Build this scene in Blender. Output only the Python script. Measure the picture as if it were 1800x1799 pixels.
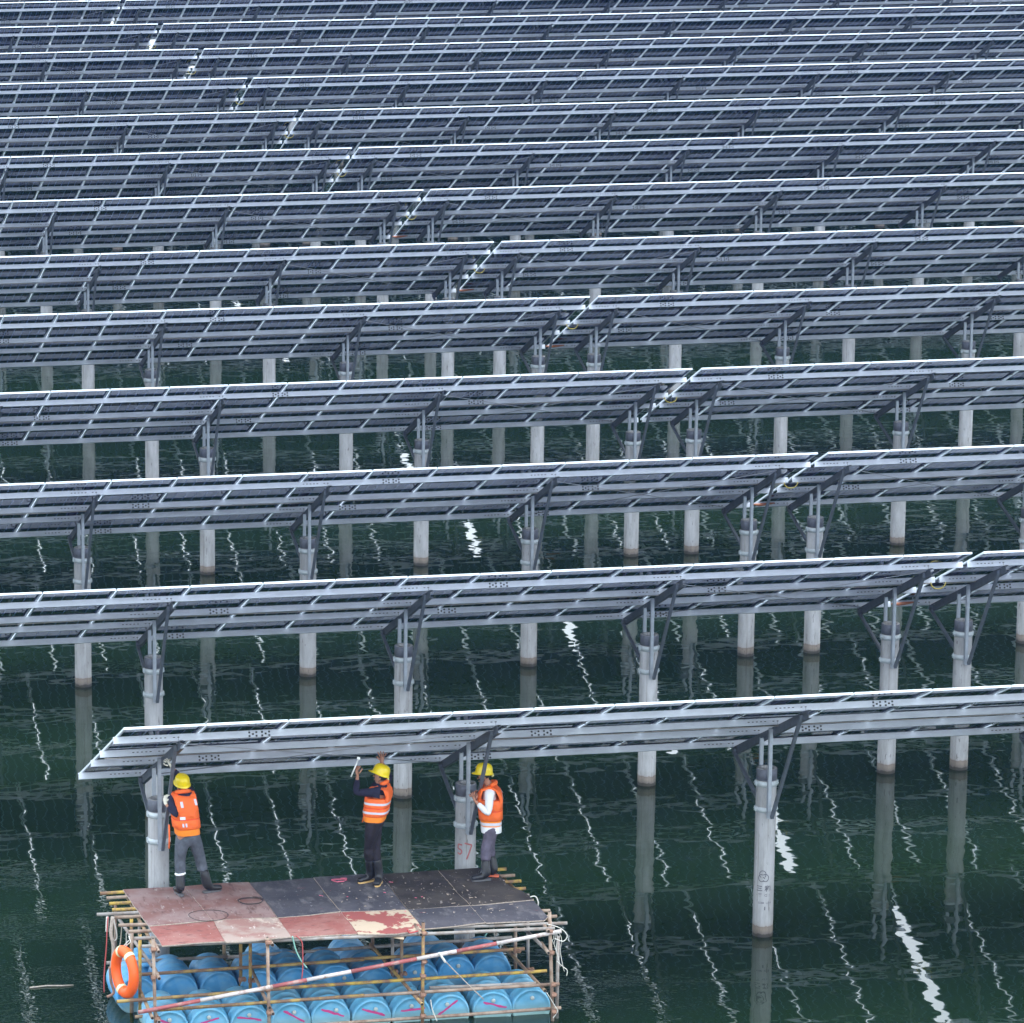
import bpy, math, random
from mathutils import Vector, Matrix, noise
random.seed(7)
SC = bpy.context.scene
COL = SC.collection
for o in list(bpy.data.objects): bpy.data.objects.remove(o, do_unlink=True)
R = math.radians

# ---------------------------------------------------------------- camera (solved from the photograph)
YAW, PIT, ROL, F = 0.1637, 0.2231, -0.0044, 7664.08
CX, CY, CZ, PPX, PPY = -23.5644, -64.944, 19.9877, 316.918, 942.861
fw = Vector((math.sin(YAW)*math.cos(PIT), math.cos(YAW)*math.cos(PIT), -math.sin(PIT)))
rt0 = Vector((math.cos(YAW), -math.sin(YAW), 0)); up0 = rt0.cross(fw)
rt = rt0*math.cos(ROL) + up0*math.sin(ROL); up = -rt0*math.sin(ROL) + up0*math.cos(ROL)
CAMP = Vector((CX, CY, CZ))
cam = bpy.data.cameras.new('camera'); cam_o = bpy.data.objects.new('camera', cam); COL.objects.link(cam_o)
M = Matrix((rt, up, -fw)).transposed().to_4x4(); M.translation = CAMP
cam_o.matrix_world = M
cam.sensor_fit = 'HORIZONTAL'; cam.sensor_width = 36; cam.lens = F/1800*36
cam.shift_x = (900-PPX)/1800; cam.shift_y = (PPY-899.5)/1800
cam.clip_start = 1; cam.clip_end = 6000
SC.camera = cam_o

def at(px, py, z=None, Y=None):
    """a spot of the photograph put back on a level z or on a vertical plane Y of the place"""
    d = fw + rt*((px-PPX)/F) - up*((py-PPY)/F)
    t = (z-CZ)/d.z if z is not None else (Y-CY)/d.y
    return CAMP + d*t

# ---------------------------------------------------------------- light: overcast day
SUN_EL, SUN_AZ = 50, 70       # degrees, azimuth clockwise from +Y
w = bpy.data.worlds.new('World'); SC.world = w; w.use_nodes = True
nt = w.node_tree; nt.nodes.clear()
sky = nt.nodes.new('ShaderNodeTexSky'); sky.sky_type = 'NISHITA'; sky.sun_disc = False
sky.sun_elevation = R(SUN_EL); sky.sun_rotation = R(SUN_AZ); sky.dust_density = 4; sky.air_density = 1.2
hs = nt.nodes.new('ShaderNodeHueSaturation'); hs.inputs['Saturation'].default_value = 0.55; hs.inputs['Value'].default_value = 1.0
bg = nt.nodes.new('ShaderNodeBackground'); bg.inputs['Strength'].default_value = 0.15
ow = nt.nodes.new('ShaderNodeOutputWorld')
cl = nt.nodes.new('ShaderNodeMix'); cl.data_type = 'RGBA'; cl.inputs['Factor'].default_value = .72   # even cloud cover in front of the clear sky
cl.inputs['B'].default_value = (7.5, 8.45, 9.3, 1)
nt.links.new(sky.outputs[0], hs.inputs['Color']); nt.links.new(hs.outputs[0], cl.inputs['A']); nt.links.new(cl.outputs['Result'], bg.inputs[0]); nt.links.new(bg.outputs[0], ow.inputs[0])
sl = bpy.data.lights.new('sun', 'SUN'); sl.energy = 0.6; sl.angle = R(60); sl.color = (1, .99, .97)
so = bpy.data.objects.new('sun', sl); COL.objects.link(so)
d = Vector((math.sin(R(SUN_AZ))*math.cos(R(SUN_EL)), math.cos(R(SUN_AZ))*math.cos(R(SUN_EL)), math.sin(R(SUN_EL))))
so.rotation_euler = d.to_track_quat('Z', 'Y').to_euler(); so.location = (0, 0, 80)
SC.view_settings.view_transform = 'Standard'; SC.view_settings.look = 'None'
SC.view_settings.exposure = 1.55; SC.view_settings.gamma = 1
SC.cycles.max_bounces = 8; SC.cycles.glossy_bounces = 5; SC.cycles.diffuse_bounces = 3
SC.cycles.caustics_reflective = False; SC.cycles.caustics_refractive = False
SC.cycles.sample_clamp_indirect = 6

# ---------------------------------------------------------------- helpers
def tag(o, label=None, cat=None, group=None, kind=None):
    if label: o['label'] = label
    if cat: o['category'] = cat
    if group: o['group'] = group
    if kind: o['kind'] = kind
    return o
def empty(name, loc, rz=0, **k):
    o = bpy.data.objects.new(name, None); COL.objects.link(o); o.location = loc; o.rotation_euler = (0, 0, rz)
    o.empty_display_size = .2
    return tag(o, **k)
def link_mesh(name, me, parent=None, loc=None, rot=None):
    o = bpy.data.objects.new(name, me); COL.objects.link(o)
    if parent is not None: o.parent = parent
    if loc is not None: o.location = loc
    if rot is not None: o.rotation_euler = rot
    return o

class MB:
    def __init__(s): s.v = []; s.f = []; s.m = []; s.s = []
    def add(s, vs, fs, mi=0, smooth=False):
        b = len(s.v); s.v += [tuple(v) for v in vs]
        for f in fs: s.f.append(tuple(b+i for i in f)); s.m.append(mi); s.s.append(smooth)
    def box(s, lo, hi, mi=0):
        x0, y0, z0 = lo; x1, y1, z1 = hi
        s.add([(x0,y0,z0),(x1,y0,z0),(x1,y1,z0),(x0,y1,z0),(x0,y0,z1),(x1,y0,z1),(x1,y1,z1),(x0,y1,z1)],
              [(0,3,2,1),(4,5,6,7),(0,1,5,4),(1,2,6,5),(2,3,7,6),(3,0,4,7)], mi)
    def bar(s, a, b, wd, dp, side=(1,0,0), mi=0):
        """rectangular bar from a to b; wd across 'side', dp across the other way"""
        a = Vector(a); b = Vector(b); ax = (b-a).normalized(); u = Vector(side); u = (u-ax*u.dot(ax)).normalized(); v = ax.cross(u)
        vs = []
        for p in (a, b):
            for i, j in ((-1,-1),(1,-1),(1,1),(-1,1)): vs.append(p+u*wd/2*i+v*dp/2*j)
        s.add(vs, [(0,3,2,1),(4,5,6,7),(0,1,5,4),(1,2,6,5),(2,3,7,6),(3,0,4,7)], mi)
    def cbar(s, a, b, wd, dp, side=(1,0,0), t=.006, mi=0):
        """C channel from a to b: web across 'side' direction, flanges dp deep"""
        a = Vector(a); b = Vector(b); ax = (b-a).normalized(); u = Vector(side); u = (u-ax*u.dot(ax)).normalized(); v = ax.cross(u)
        s.bar(a-v*(dp/2-t/2), b-v*(dp/2-t/2), wd, t, u, mi)
        for q in (-1, 1): s.bar(a+u*q*(wd/2-t/2)+v*t/2, b+u*q*(wd/2-t/2)+v*t/2, t, dp-t, u, mi)
    def tube(s, a, b, r, n=8, caps=True, mi=0, r2=None, hollow=False):
        s.path([a, b], r, n, caps, mi, [r, r if r2 is None else r2])
    def path(s, pts, r, n=6, caps=True, mi=0, radii=None):
        pts = [Vector(p) for p in pts]; N = len(pts); b = len(s.v); prev = None
        for i, p in enumerate(pts):
            d = (pts[min(i+1, N-1)]-pts[max(i-1, 0)])
            if d.length < 1e-9: d = Vector((0, 0, 1))
            d.normalize()
            u = (prev - d*prev.dot(d)) if prev is not None else d.orthogonal()
            if u.length < 1e-6: u = d.orthogonal()
            u.normalize(); prev = u; v = d.cross(u); rr = radii[i] if radii else r
            for k in range(n):
                a = 2*math.pi*k/n; s.v.append(tuple(p+u*math.cos(a)*rr+v*math.sin(a)*rr))
        for i in range(N-1):
            for k in range(n):
                k2 = (k+1) % n; s.f.append((b+i*n+k, b+i*n+k2, b+(i+1)*n+k2, b+(i+1)*n+k)); s.m.append(mi); s.s.append(True)
        if caps:
            s.f.append(tuple(b+k for k in reversed(range(n)))); s.m.append(mi); s.s.append(False)
            s.f.append(tuple(b+(N-1)*n+k for k in range(n))); s.m.append(mi); s.s.append(False)
    def lathe(s, prof, n=24, mi=0, axis='Z', org=(0,0,0), smooth=True, closed=False):
        """prof: list of (r, h); spins about axis through org"""
        b = len(s.v); ox, oy, oz = org
        for r_, h in prof:
            for k in range(n):
                a = 2*math.pi*k/n; c, q = r_*math.cos(a), r_*math.sin(a)
                s.v.append((ox+c, oy+q, oz+h) if axis == 'Z' else (ox+c, oy+h, oz+q) if axis == 'Y' else (ox+h, oy+c, oz+q))
        for i in range(len(prof)-1):
            for k in range(n):
                k2 = (k+1) % n; f = (b+i*n+k, b+i*n+k2, b+(i+1)*n+k2, b+(i+1)*n+k)
                if axis == 'Y': f = f[::-1]
                s.f.append(f); s.m.append(mi); s.s.append(smooth)
        for i, rev in ((0, True), (len(prof)-1, False)):
            if prof[i][0] > 1e-4 and not closed:
                r_ = [b+i*n+k for k in range(n)]
                if rev != (axis == 'Y'): r_ = r_[::-1]
                s.f.append(tuple(r_)); s.m.append(mi); s.s.append(False)
    def mesh(s, name, mats):
        me = bpy.data.meshes.new(name); me.from_pydata(s.v, [], s.f)
        for m_ in (mats if isinstance(mats, (list, tuple)) else [mats]): me.materials.append(m_)
        me.polygons.foreach_set('material_index', s.m); me.polygons.foreach_set('use_smooth', s.s); me.update()
        return me
    def build(s, name, mats, parent=None, loc=None, rot=None): return link_mesh(name, s.mesh(name, mats), parent, loc, rot)

# ---------------------------------------------------------------- materials
def mat(name, col, rough=.6, metal=0., spec=.5, var=0., vscale=6., bump=0., bscale=40., col2=None, thr=None, stretch=(1,1,1), coords='Object', rnd=0., ior=None):
    m = bpy.data.materials.new(name); m.use_nodes = True; n = m.node_tree.nodes; L = m.node_tree.links
    p = n['Principled BSDF']; p.inputs['Roughness'].default_value = rough; p.inputs['Metallic'].default_value = metal
    p.inputs['Specular IOR Level'].default_value = spec
    if ior: p.inputs['IOR'].default_value = ior
    tc = n.new('ShaderNodeTexCoord'); mp = n.new('ShaderNodeMapping'); mp.inputs['Scale'].default_value = stretch
    L.new(tc.outputs[coords], mp.inputs[0])
    c = tuple(col)+(1,)
    if var or col2:
        nz = n.new('ShaderNodeTexNoise'); nz.inputs['Scale'].default_value = vscale; nz.inputs['Detail'].default_value = 6; nz.inputs['Roughness'].default_value = .62
        L.new(mp.outputs[0], nz.inputs['Vector'])
        cr = n.new('ShaderNodeValToRGB')
        if col2:
            a, b = thr or (.4, .6); cr.color_ramp.elements[0].position = a; cr.color_ramp.elements[1].position = b
            cr.color_ramp.elements[0].color = c; cr.color_ramp.elements[1].color = tuple(col2)+(1,)
        else:
            cr.color_ramp.elements[0].position = .3; cr.color_ramp.elements[1].position = .7
            cr.color_ramp.elements[0].color = tuple(x*(1-var) for x in col)+(1,); cr.color_ramp.elements[1].color = tuple(min(1, x*(1+var)) for x in col)+(1,)
        L.new(nz.outputs[0], cr.inputs[0]); out = cr.outputs[0]
        if rnd:
            oi = n.new('ShaderNodeObjectInfo'); h = n.new('ShaderNodeHueSaturation'); mr = n.new('ShaderNodeMapRange')
            mr.inputs[3].default_value = 1-rnd; mr.inputs[4].default_value = 1+rnd
            L.new(oi.outputs['Random'], mr.inputs[0]); L.new(mr.outputs[0], h.inputs['Value']); L.new(out, h.inputs['Color']); out = h.outputs[0]
        L.new(out, p.inputs['Base Color'])
    else: p.inputs['Base Color'].default_value = c
    if bump:
        n2 = n.new('ShaderNodeTexNoise'); n2.inputs['Scale'].default_value = bscale; n2.inputs['Detail'].default_value = 4
        L.new(mp.outputs[0], n2.inputs['Vector'])
        b = n.new('ShaderNodeBump'); b.inputs['Distance'].default_value = bump; L.new(n2.outputs[0], b.inputs['Height']); L.new(b.outputs[0], p.inputs['Normal'])
    return m

galv = mat('galvanised_steel', (.65,.69,.76), .45, .15, var=.13, vscale=9, stretch=(.35,1,1))
alu = mat('anodised_aluminium', (.76,.83,.90), .40, .25, var=.05, vscale=5)
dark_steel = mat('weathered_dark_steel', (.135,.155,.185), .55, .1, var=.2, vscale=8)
col_steel = mat('column_steel', (.40,.44,.49), .5, .15, var=.15, vscale=7)
strap_steel = mat('clamp_steel', (.55,.60,.63), .5, .1, var=.15, vscale=15)
hole_mat = mat('bolt_hole_shadow', (.03,.03,.035), .8)
black_rub = mat('black_cable', (.015,.015,.017), .5)
cap_mat = mat('tarred_pile_head', (.17,.18,.22), .6, .1, var=.3, vscale=12, bump=.004, bscale=30)

def glass_mat():
    m = bpy.data.materials.new('bifacial_solar_glass'); m.use_nodes = True; n = m.node_tree.nodes; L = m.node_tree.links
    p = n['Principled BSDF']; p.inputs['Roughness'].default_value = .02; p.inputs['IOR'].default_value = 1.66; p.inputs['Specular Tint'].default_value = (.55,.70,1,1)
    tc = n.new('ShaderNodeTexCoord'); sp = n.new('ShaderNodeSeparateXYZ'); L.new(tc.outputs['Object'], sp.inputs[0])
    def lines(sock, off, per, half):
        a = n.new('ShaderNodeMath'); a.operation = 'SUBTRACT'; a.inputs[1].default_value = off; L.new(sock, a.inputs[0])
        q = n.new('ShaderNodeMath'); q.operation = 'PINGPONG'; q.inputs[1].default_value = per/2; L.new(a.outputs[0], q.inputs[0])
        c = n.new('ShaderNodeMath'); c.operation = 'LESS_THAN'; c.inputs[1].default_value = half; L.new(q.outputs[0], c.inputs[0]); return c.outputs[0]
    a = lines(sp.outputs[0], .021, .182, .0075); b = lines(sp.outputs[1], .02, .0977, .0014)
    mx = n.new('ShaderNodeMath'); mx.operation = 'MAXIMUM'; L.new(a, mx.inputs[0]); L.new(b, mx.inputs[1])
    oi = n.new('ShaderNodeObjectInfo'); cr = n.new('ShaderNodeMix'); cr.data_type = 'RGBA'
    cr.inputs['A'].default_value = (.004,.011,.06,1); cr.inputs['B'].default_value = (.008,.013,.08,1); L.new(oi.outputs['Random'], cr.inputs['Factor'])
    m2 = n.new('ShaderNodeMix'); m2.data_type = 'RGBA'; m2.inputs['B'].default_value = (.34,.45,.80,1)
    L.new(cr.outputs['Result'], m2.inputs['A']); L.new(mx.outputs[0], m2.inputs['Factor']); L.new(m2.outputs['Result'], p.inputs['Base Color'])
    return m
glass = glass_mat()

def concrete_mat():
    m = bpy.data.materials.new('pile_concrete'); m.use_nodes = True; n = m.node_tree.nodes; L = m.node_tree.links
    p = n['Principled BSDF']; p.inputs['Roughness'].default_value = .85
    tc = n.new('ShaderNodeTexCoord'); mp = n.new('ShaderNodeMapping'); mp.inputs['Scale'].default_value = (5,5,1.1)
    oi = n.new('ShaderNodeObjectInfo'); vm = n.new('ShaderNodeVectorMath'); vm.operation = 'ADD'
    L.new(tc.outputs['Object'], mp.inputs[0]); L.new(mp.outputs[0], vm.inputs[0]); 
    ml = n.new('ShaderNodeMath'); ml.operation = 'MULTIPLY'; ml.inputs[1].default_value = 37; L.new(oi.outputs['Random'], ml.inputs[0])
    cb = n.new('ShaderNodeCombineXYZ'); 
    for i in range(3): L.new(ml.outputs[0], cb.inputs[i])
    L.new(cb.outputs[0], vm.inputs[1])
    n1 = n.new('ShaderNodeTexNoise'); n1.inputs['Scale'].default_value = 1.3; n1.inputs['Detail'].default_value = 9; n1.inputs['Roughness'].default_value = .7; L.new(vm.outputs[0], n1.inputs['Vector'])
    r1 = n.new('ShaderNodeValToRGB'); e = r1.color_ramp.elements; e[0].position = .32; e[0].color = (.30,.30,.30,1); e[1].position = .66; e[1].color = (.53,.53,.545,1)
    L.new(n1.outputs[0], r1.inputs[0])
    mp3 = n.new('ShaderNodeMapping'); mp3.inputs['Scale'].default_value = (9,9,.55); L.new(vm.outputs[0], mp3.inputs[0]); n3 = n.new('ShaderNodeTexNoise'); n3.inputs['Scale'].default_value = .9; n3.inputs['Detail'].default_value = 5; L.new(mp3.outputs[0], n3.inputs['Vector'])
    r3 = n.new('ShaderNodeValToRGB'); e = r3.color_ramp.elements; e[0].position = .58; e[0].color = (1,1,1,1); e[1].position = .72; e[1].color = (.66,.62,.58,1); L.new(n3.outputs[0], r3.inputs[0])
    n4 = n.new('ShaderNodeTexNoise'); n4.inputs['Scale'].default_value = 6; n4.inputs['Detail'].default_value = 3; L.new(vm.outputs[0], n4.inputs['Vector'])
    r4 = n.new('ShaderNodeValToRGB'); e = r4.color_ramp.elements; e[0].position = .655; e[0].color = (1,1,1,1); e[1].position = .70; e[1].color = (.52,.50,.49,1); L.new(n4.outputs[0], r4.inputs[0])
    m3 = n.new('ShaderNodeMix'); m3.data_type = 'RGBA'; m3.blend_type = 'MULTIPLY'; m3.inputs['Factor'].default_value = 1; L.new(r3.outputs[0], m3.inputs['A']); L.new(r4.outputs[0], m3.inputs['B'])
    m4 = n.new('ShaderNodeMix'); m4.data_type = 'RGBA'; m4.blend_type = 'MULTIPLY'; m4.inputs['Factor'].default_value = 1; L.new(r1.outputs[0], m4.inputs['A']); L.new(m3.outputs['Result'], m4.inputs['B'])
    # tide mark: bands by height above the water
    sp = n.new('ShaderNodeSeparateXYZ'); L.new(tc.outputs['Object'], sp.inputs[0])
    n2 = n.new('ShaderNodeTexNoise'); n2.inputs['Scale'].default_value = 3; L.new(vm.outputs[0], n2.inputs['Vector'])
    ma = n.new('ShaderNodeMath'); ma.operation = 'MULTIPLY_ADD'; ma.inputs[1].default_value = .06; L.new(n2.outputs[0], ma.inputs[0]); L.new(sp.outputs[2], ma.inputs[2])
    r2 = n.new('ShaderNodeValToRGB'); r2.color_ramp.interpolation = 'LINEAR'; e = r2.color_ramp.elements
    e[0].position = .0; e[0].color = (.10,.09,.08,1); e[1].position = .30; e[1].color = (1,1,1,1)
    for ps, c in ((.075,(.14,.12,.10,1)),(.09,(.42,.37,.32,1)),(.15,(.62,.52,.43,1)),(.185,(.60,.50,.42,1)),(.19,(.45,.33,.24,1)),(.20,(.86,.80,.76,1)),(.22,(.97,.95,.93,1))):
        q = e.new(ps); q.color = c
    L.new(ma.outputs[0], r2.inputs[0])
    mx = n.new('ShaderNodeMix'); mx.data_type = 'RGBA'; mx.blend_type = 'MULTIPLY'; mx.inputs['Factor'].default_value = 1
    L.new(m4.outputs['Result'], mx.inputs['A']); L.new(r2.outputs[0], mx.inputs['B'])
    hv = n.new('ShaderNodeHueSaturation'); mr = n.new('ShaderNodeMapRange'); mr.inputs[3].default_value = .86; mr.inputs[4].default_value = 1.1
    L.new(oi.outputs['Random'], mr.inputs[0]); L.new(mr.outputs[0], hv.inputs['Value']); L.new(mx.outputs['Result'], hv.inputs['Color']); L.new(hv.outputs[0], p.inputs['Base Color'])
    b = n.new('ShaderNodeBump'); b.inputs['Distance'].default_value = .004; L.new(n1.outputs[0], b.inputs['Height']); L.new(b.outputs[0], p.inputs['Normal'])
    return m
concrete = concrete_mat()

def water_mat():
    m = bpy.data.materials.new('lake_water'); m.use_nodes = True; n = m.node_tree.nodes; L = m.node_tree.links
    p = n['Principled BSDF']; p.inputs['Roughness'].default_value = .012; p.inputs['IOR'].default_value = 1.43
    tc = n.new('ShaderNodeTexCoord')
    def nz(scale, det, stretch, rough=.5, rot=0):
        mp = n.new('ShaderNodeMapping'); mp.inputs['Scale'].default_value = stretch; mp.inputs['Rotation'].default_value = (0,0,rot); L.new(tc.outputs['Object'], mp.inputs[0])
        q = n.new('ShaderNodeTexNoise'); q.inputs['Scale'].default_value = scale; q.inputs['Detail'].default_value = det; q.inputs['Roughness'].default_value = rough
        L.new(mp.outputs[0], q.inputs['Vector']); return q.outputs[0]
    def math_(op, a, b=None):
        q = n.new('ShaderNodeMath'); q.operation = op
        for i, x in enumerate((a, b)):
            if x is None: continue
            if isinstance(x, (int, float)): q.inputs[i].default_value = x
            else: L.new(x, q.inputs[i])
        return q.outputs[0]
    murk = nz(.07, 3, (1,1,1))
    cr = n.new('ShaderNodeValToRGB'); e = cr.color_ramp.elements; e[0].position = .35; e[0].color = (.0068,.0180,.0100,1); e[1].position = .65; e[1].color = (.0098,.0245,.0115,1)
    L.new(murk, cr.inputs[0]); L.new(cr.outputs[0], p.inputs['Base Color'])
    big = nz(.8, 0, (1,1.5,1), rot=.35)           # slow swell, about one metre
    mid = nz(3.1, .5, (1,1.25,1), rot=-.3)          # ripples of 0.3 m
    fine = nz(14, .3, (1,1,1))                      # cat's paws
    patch = nz(.16, 2, (1,1.8,1))
    pm = n.new('ShaderNodeMapRange'); pm.inputs[1].default_value = .52; pm.inputs[2].default_value = .72; pm.inputs[3].default_value = .0; pm.inputs[4].default_value = 1; L.new(patch, pm.inputs[0])
    # water stirred by the work platform
    sp = n.new('ShaderNodeVectorMath'); sp.operation = 'DISTANCE'; sp.inputs[1].default_value = (-14.6,-6.8,0); L.new(tc.outputs['Object'], sp.inputs[0])
    st = n.new('ShaderNodeMapRange'); st.inputs[1].default_value = 3.6; st.inputs[2].default_value = 6.6; st.inputs[3].default_value = 1; st.inputs[4].default_value = 0; L.new(sp.outputs['Value'], st.inputs[0])
    sp2 = n.new('ShaderNodeVectorMath'); sp2.operation = 'DISTANCE'; sp2.inputs[1].default_value = (-8.4,-8.6,0); L.new(tc.outputs['Object'], sp2.inputs[0])
    st2 = n.new('ShaderNodeMapRange'); st2.inputs[1].default_value = .3; st2.inputs[2].default_value = 2.6; st2.inputs[3].default_value = .8; st2.inputs[4].default_value = 0; L.new(sp2.outputs['Value'], st2.inputs[0])
    stir = math_('MAXIMUM', st.outputs[0], st2.outputs[0])
    fa = math_('ADD', math_('MULTIPLY', pm.outputs[0], .00022), math_('MULTIPLY', stir, .0018))
    fa = math_('ADD', fa, .00001)
    h = math_('ADD', math_('MULTIPLY', big, .008), math_('MULTIPLY', mid, math_('ADD', .0009, math_('MULTIPLY', nz(.33, 2, (1,1.5,1)), .0030))))
    h = math_('ADD', h, math_('MULTIPLY', fine, fa))
    b = n.new('ShaderNodeBump'); b.inputs['Strength'].default_value = 1; b.inputs['Distance'].default_value = 1; L.new(h, b.inputs['Height']); L.new(b.outputs[0], p.inputs['Normal'])
    return m
water_m = water_mat()

# ---------------------------------------------------------------- the setting: one sheet of water
mb = MB(); mb.add([(-1500,-800,0),(1500,-800,0),(1500,2500,0),(-1500,2500,0)], [(0,1,2,3)])
tag(mb.build('water', water_m), kind='structure')

# ---------------------------------------------------------------- thin lake haze, a closed box round camera and scene
hz_m = bpy.data.materials.new('lake_haze'); hz_m.use_nodes = True; hn = hz_m.node_tree; hn.nodes.clear()
hv_ = hn.nodes.new('ShaderNodeVolumePrincipled'); hv_.inputs['Color'].default_value = (.25,.42,1.0,1); hv_.inputs['Density'].default_value = .00014; hv_.inputs['Anisotropy'].default_value = .0
ho = hn.nodes.new('ShaderNodeOutputMaterial'); hn.links.new(hv_.outputs[0], ho.inputs['Volume'])
mb = MB(); mb.box((-1520,-820,-4.2),(1520,2520,26)); tag(mb.build('haze', hz_m), kind='stuff')

# ---------------------------------------------------------------- solar tables
T = .4034; CT, ST = math.cos(T), math.sin(T)
H = 4.261; PITCH = 1.154; MW = 1.1285; ML = 2.384; GAP = .185; YP = 2.2936; HP = 2.558
PUR = (.67, 2.08, 3.06, 4.46); PN0, PN1 = -.036, -.133       # purlins: where down the slope, and from/to below the glass
ROWS = {1:(-8.066,0,4.504), 2:(0,0,4.122), 3:(8.012,-.03,4.115), 4:(16.285,.035,4.358), 5:(24.835,.208,4.32), 6:(32.589,-.054,4.33), 7:(41.098,.172,4.36),
        8:(49.10,-.012,4.37), 9:(57.154,.077,4.37), 10:(65.164,.054,4.36), 11:(73.217,-.083,4.36), 12:(80.95,-.152,4.36), 13:(89.0,-.2,4.36), 14:(97.1,-.2,4.36), 15:(105.2,-.2,4.36), 16:(113.3,-.2,4.36), 17:(121.4,-.2,4.36)}
ORD = ['','first','second','third','fourth','fifth','sixth','seventh','eighth','ninth','tenth','eleventh','twelfth','thirteenth','fourteenth','fifteenth',
       'sixteenth','seventeenth','eighteenth','nineteenth','twentieth']
def proj_x(X, Y, Z):
    d = Vector((X,Y,Z))-CAMP; return PPX+F*d.dot(rt)/d.dot(fw)
def toW(x, s_, n_): return Vector((x, s_*CT + n_*ST, H - s_*ST + n_*CT))

# shared meshes of one module
g = MB(); g.box((.006,.006,-.007),(MW-.006,ML-.006,-.0015)); GLASS_ME = g.mesh('solar_panel', glass)
f = MB(); D = .032
for x0, x1 in ((0,.0045),(MW-.0045,MW)): f.box((x0,0,-D),(x1,ML,0))
for y0, y1 in ((0,.0045),(ML-.0045,ML)): f.box((.0045,y0,-D),(MW-.0045,y1,-.0002))
for x0, x1 in ((.0045,.032),(MW-.032,MW-.0045)): f.box((x0,.0045,-D+.0004),(x1,ML-.0045,-D+.003))
for y0, y1 in ((.0045,.026),(ML-.026,ML-.0045)): f.box((.032,y0,-D+.0004),(MW-.032,y1,-D+.003))
FRAME_ME = f.mesh('frame', alu)
j = MB()
for x in (.18, .55, .93): j.box((x-.035, ML/2-.022, -.026), (x+.035, ML/2+.022, -.0074))
pts = [(.97+.055*math.sin(a)+.01*a, ML/2+.02+.05*math.cos(a), -.05-.045*math.cos(a)) for a in [i*.45 for i in range(15)]]
j.path([(.95, ML/2, -.02)]+pts, .0045, 5)
j.path([(.22,ML/2,-.02),(.35,ML/2-.05,-.045),(.5,ML/2,-.02)], .004, 5)
JB_ME = j.mesh('junction_box', black_rub)

def purlin(root, xa, xb, d0, sups, k):
    m_ = MB(); t = .0028
    m_.box((xa, d0, PN1), (xb, d0+t, PN0))                       # web
    m_.box((xa, d0+t, PN0-t), (xb, d0+.05, PN0-.0002)); m_.box((xa, d0+t, PN1), (xb, d0+.05, PN1+t))
    m_.box((xa, d0+.05-t, PN0-.016), (xb, d0+.05, PN0-t-.0002)); m_.box((xa, d0+.05-t, PN1+t+.0002), (xb, d0+.05, PN1+.016))
    m_.box((xa, d0-.002, PN1+.086), (xb, d0-.0004, PN1+.090))     # rolled stiffening groove
    for i, sx in enumerate(sups):
        for q in range(8):
            x = sx-.42+q*.062
            if xa+.05 < x < xb-.05 and q != 5: m_.box((x-.014, d0-.0045, -.088), (x+.014, d0-.003, -.077), 1)
        if i % 2 == k % 2:
            x0 = sx + (1.15, 1.0, .82, .64)[k]
            if xa+.3 < x0 < xb-.3:
                m_.box((x0-.19, d0-.006, PN1+.012), (x0+.19, d0-.0032, PN0-.012))
                for cx in (-.14,-.09,-.04,.04,.09,.14):
                    for nn in ((-.065,-.115) if cx in (-.14,-.04,.04,.14) else (-.09,)):
                        m_.box((x0+cx-.012, d0-.016, nn-.012), (x0+cx+.012, d0-.0064, nn+.012), 1)
    m_.build('purlin', [galv, hole_mat], root, (0,0,H), (-T,0,0))
    return

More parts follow.
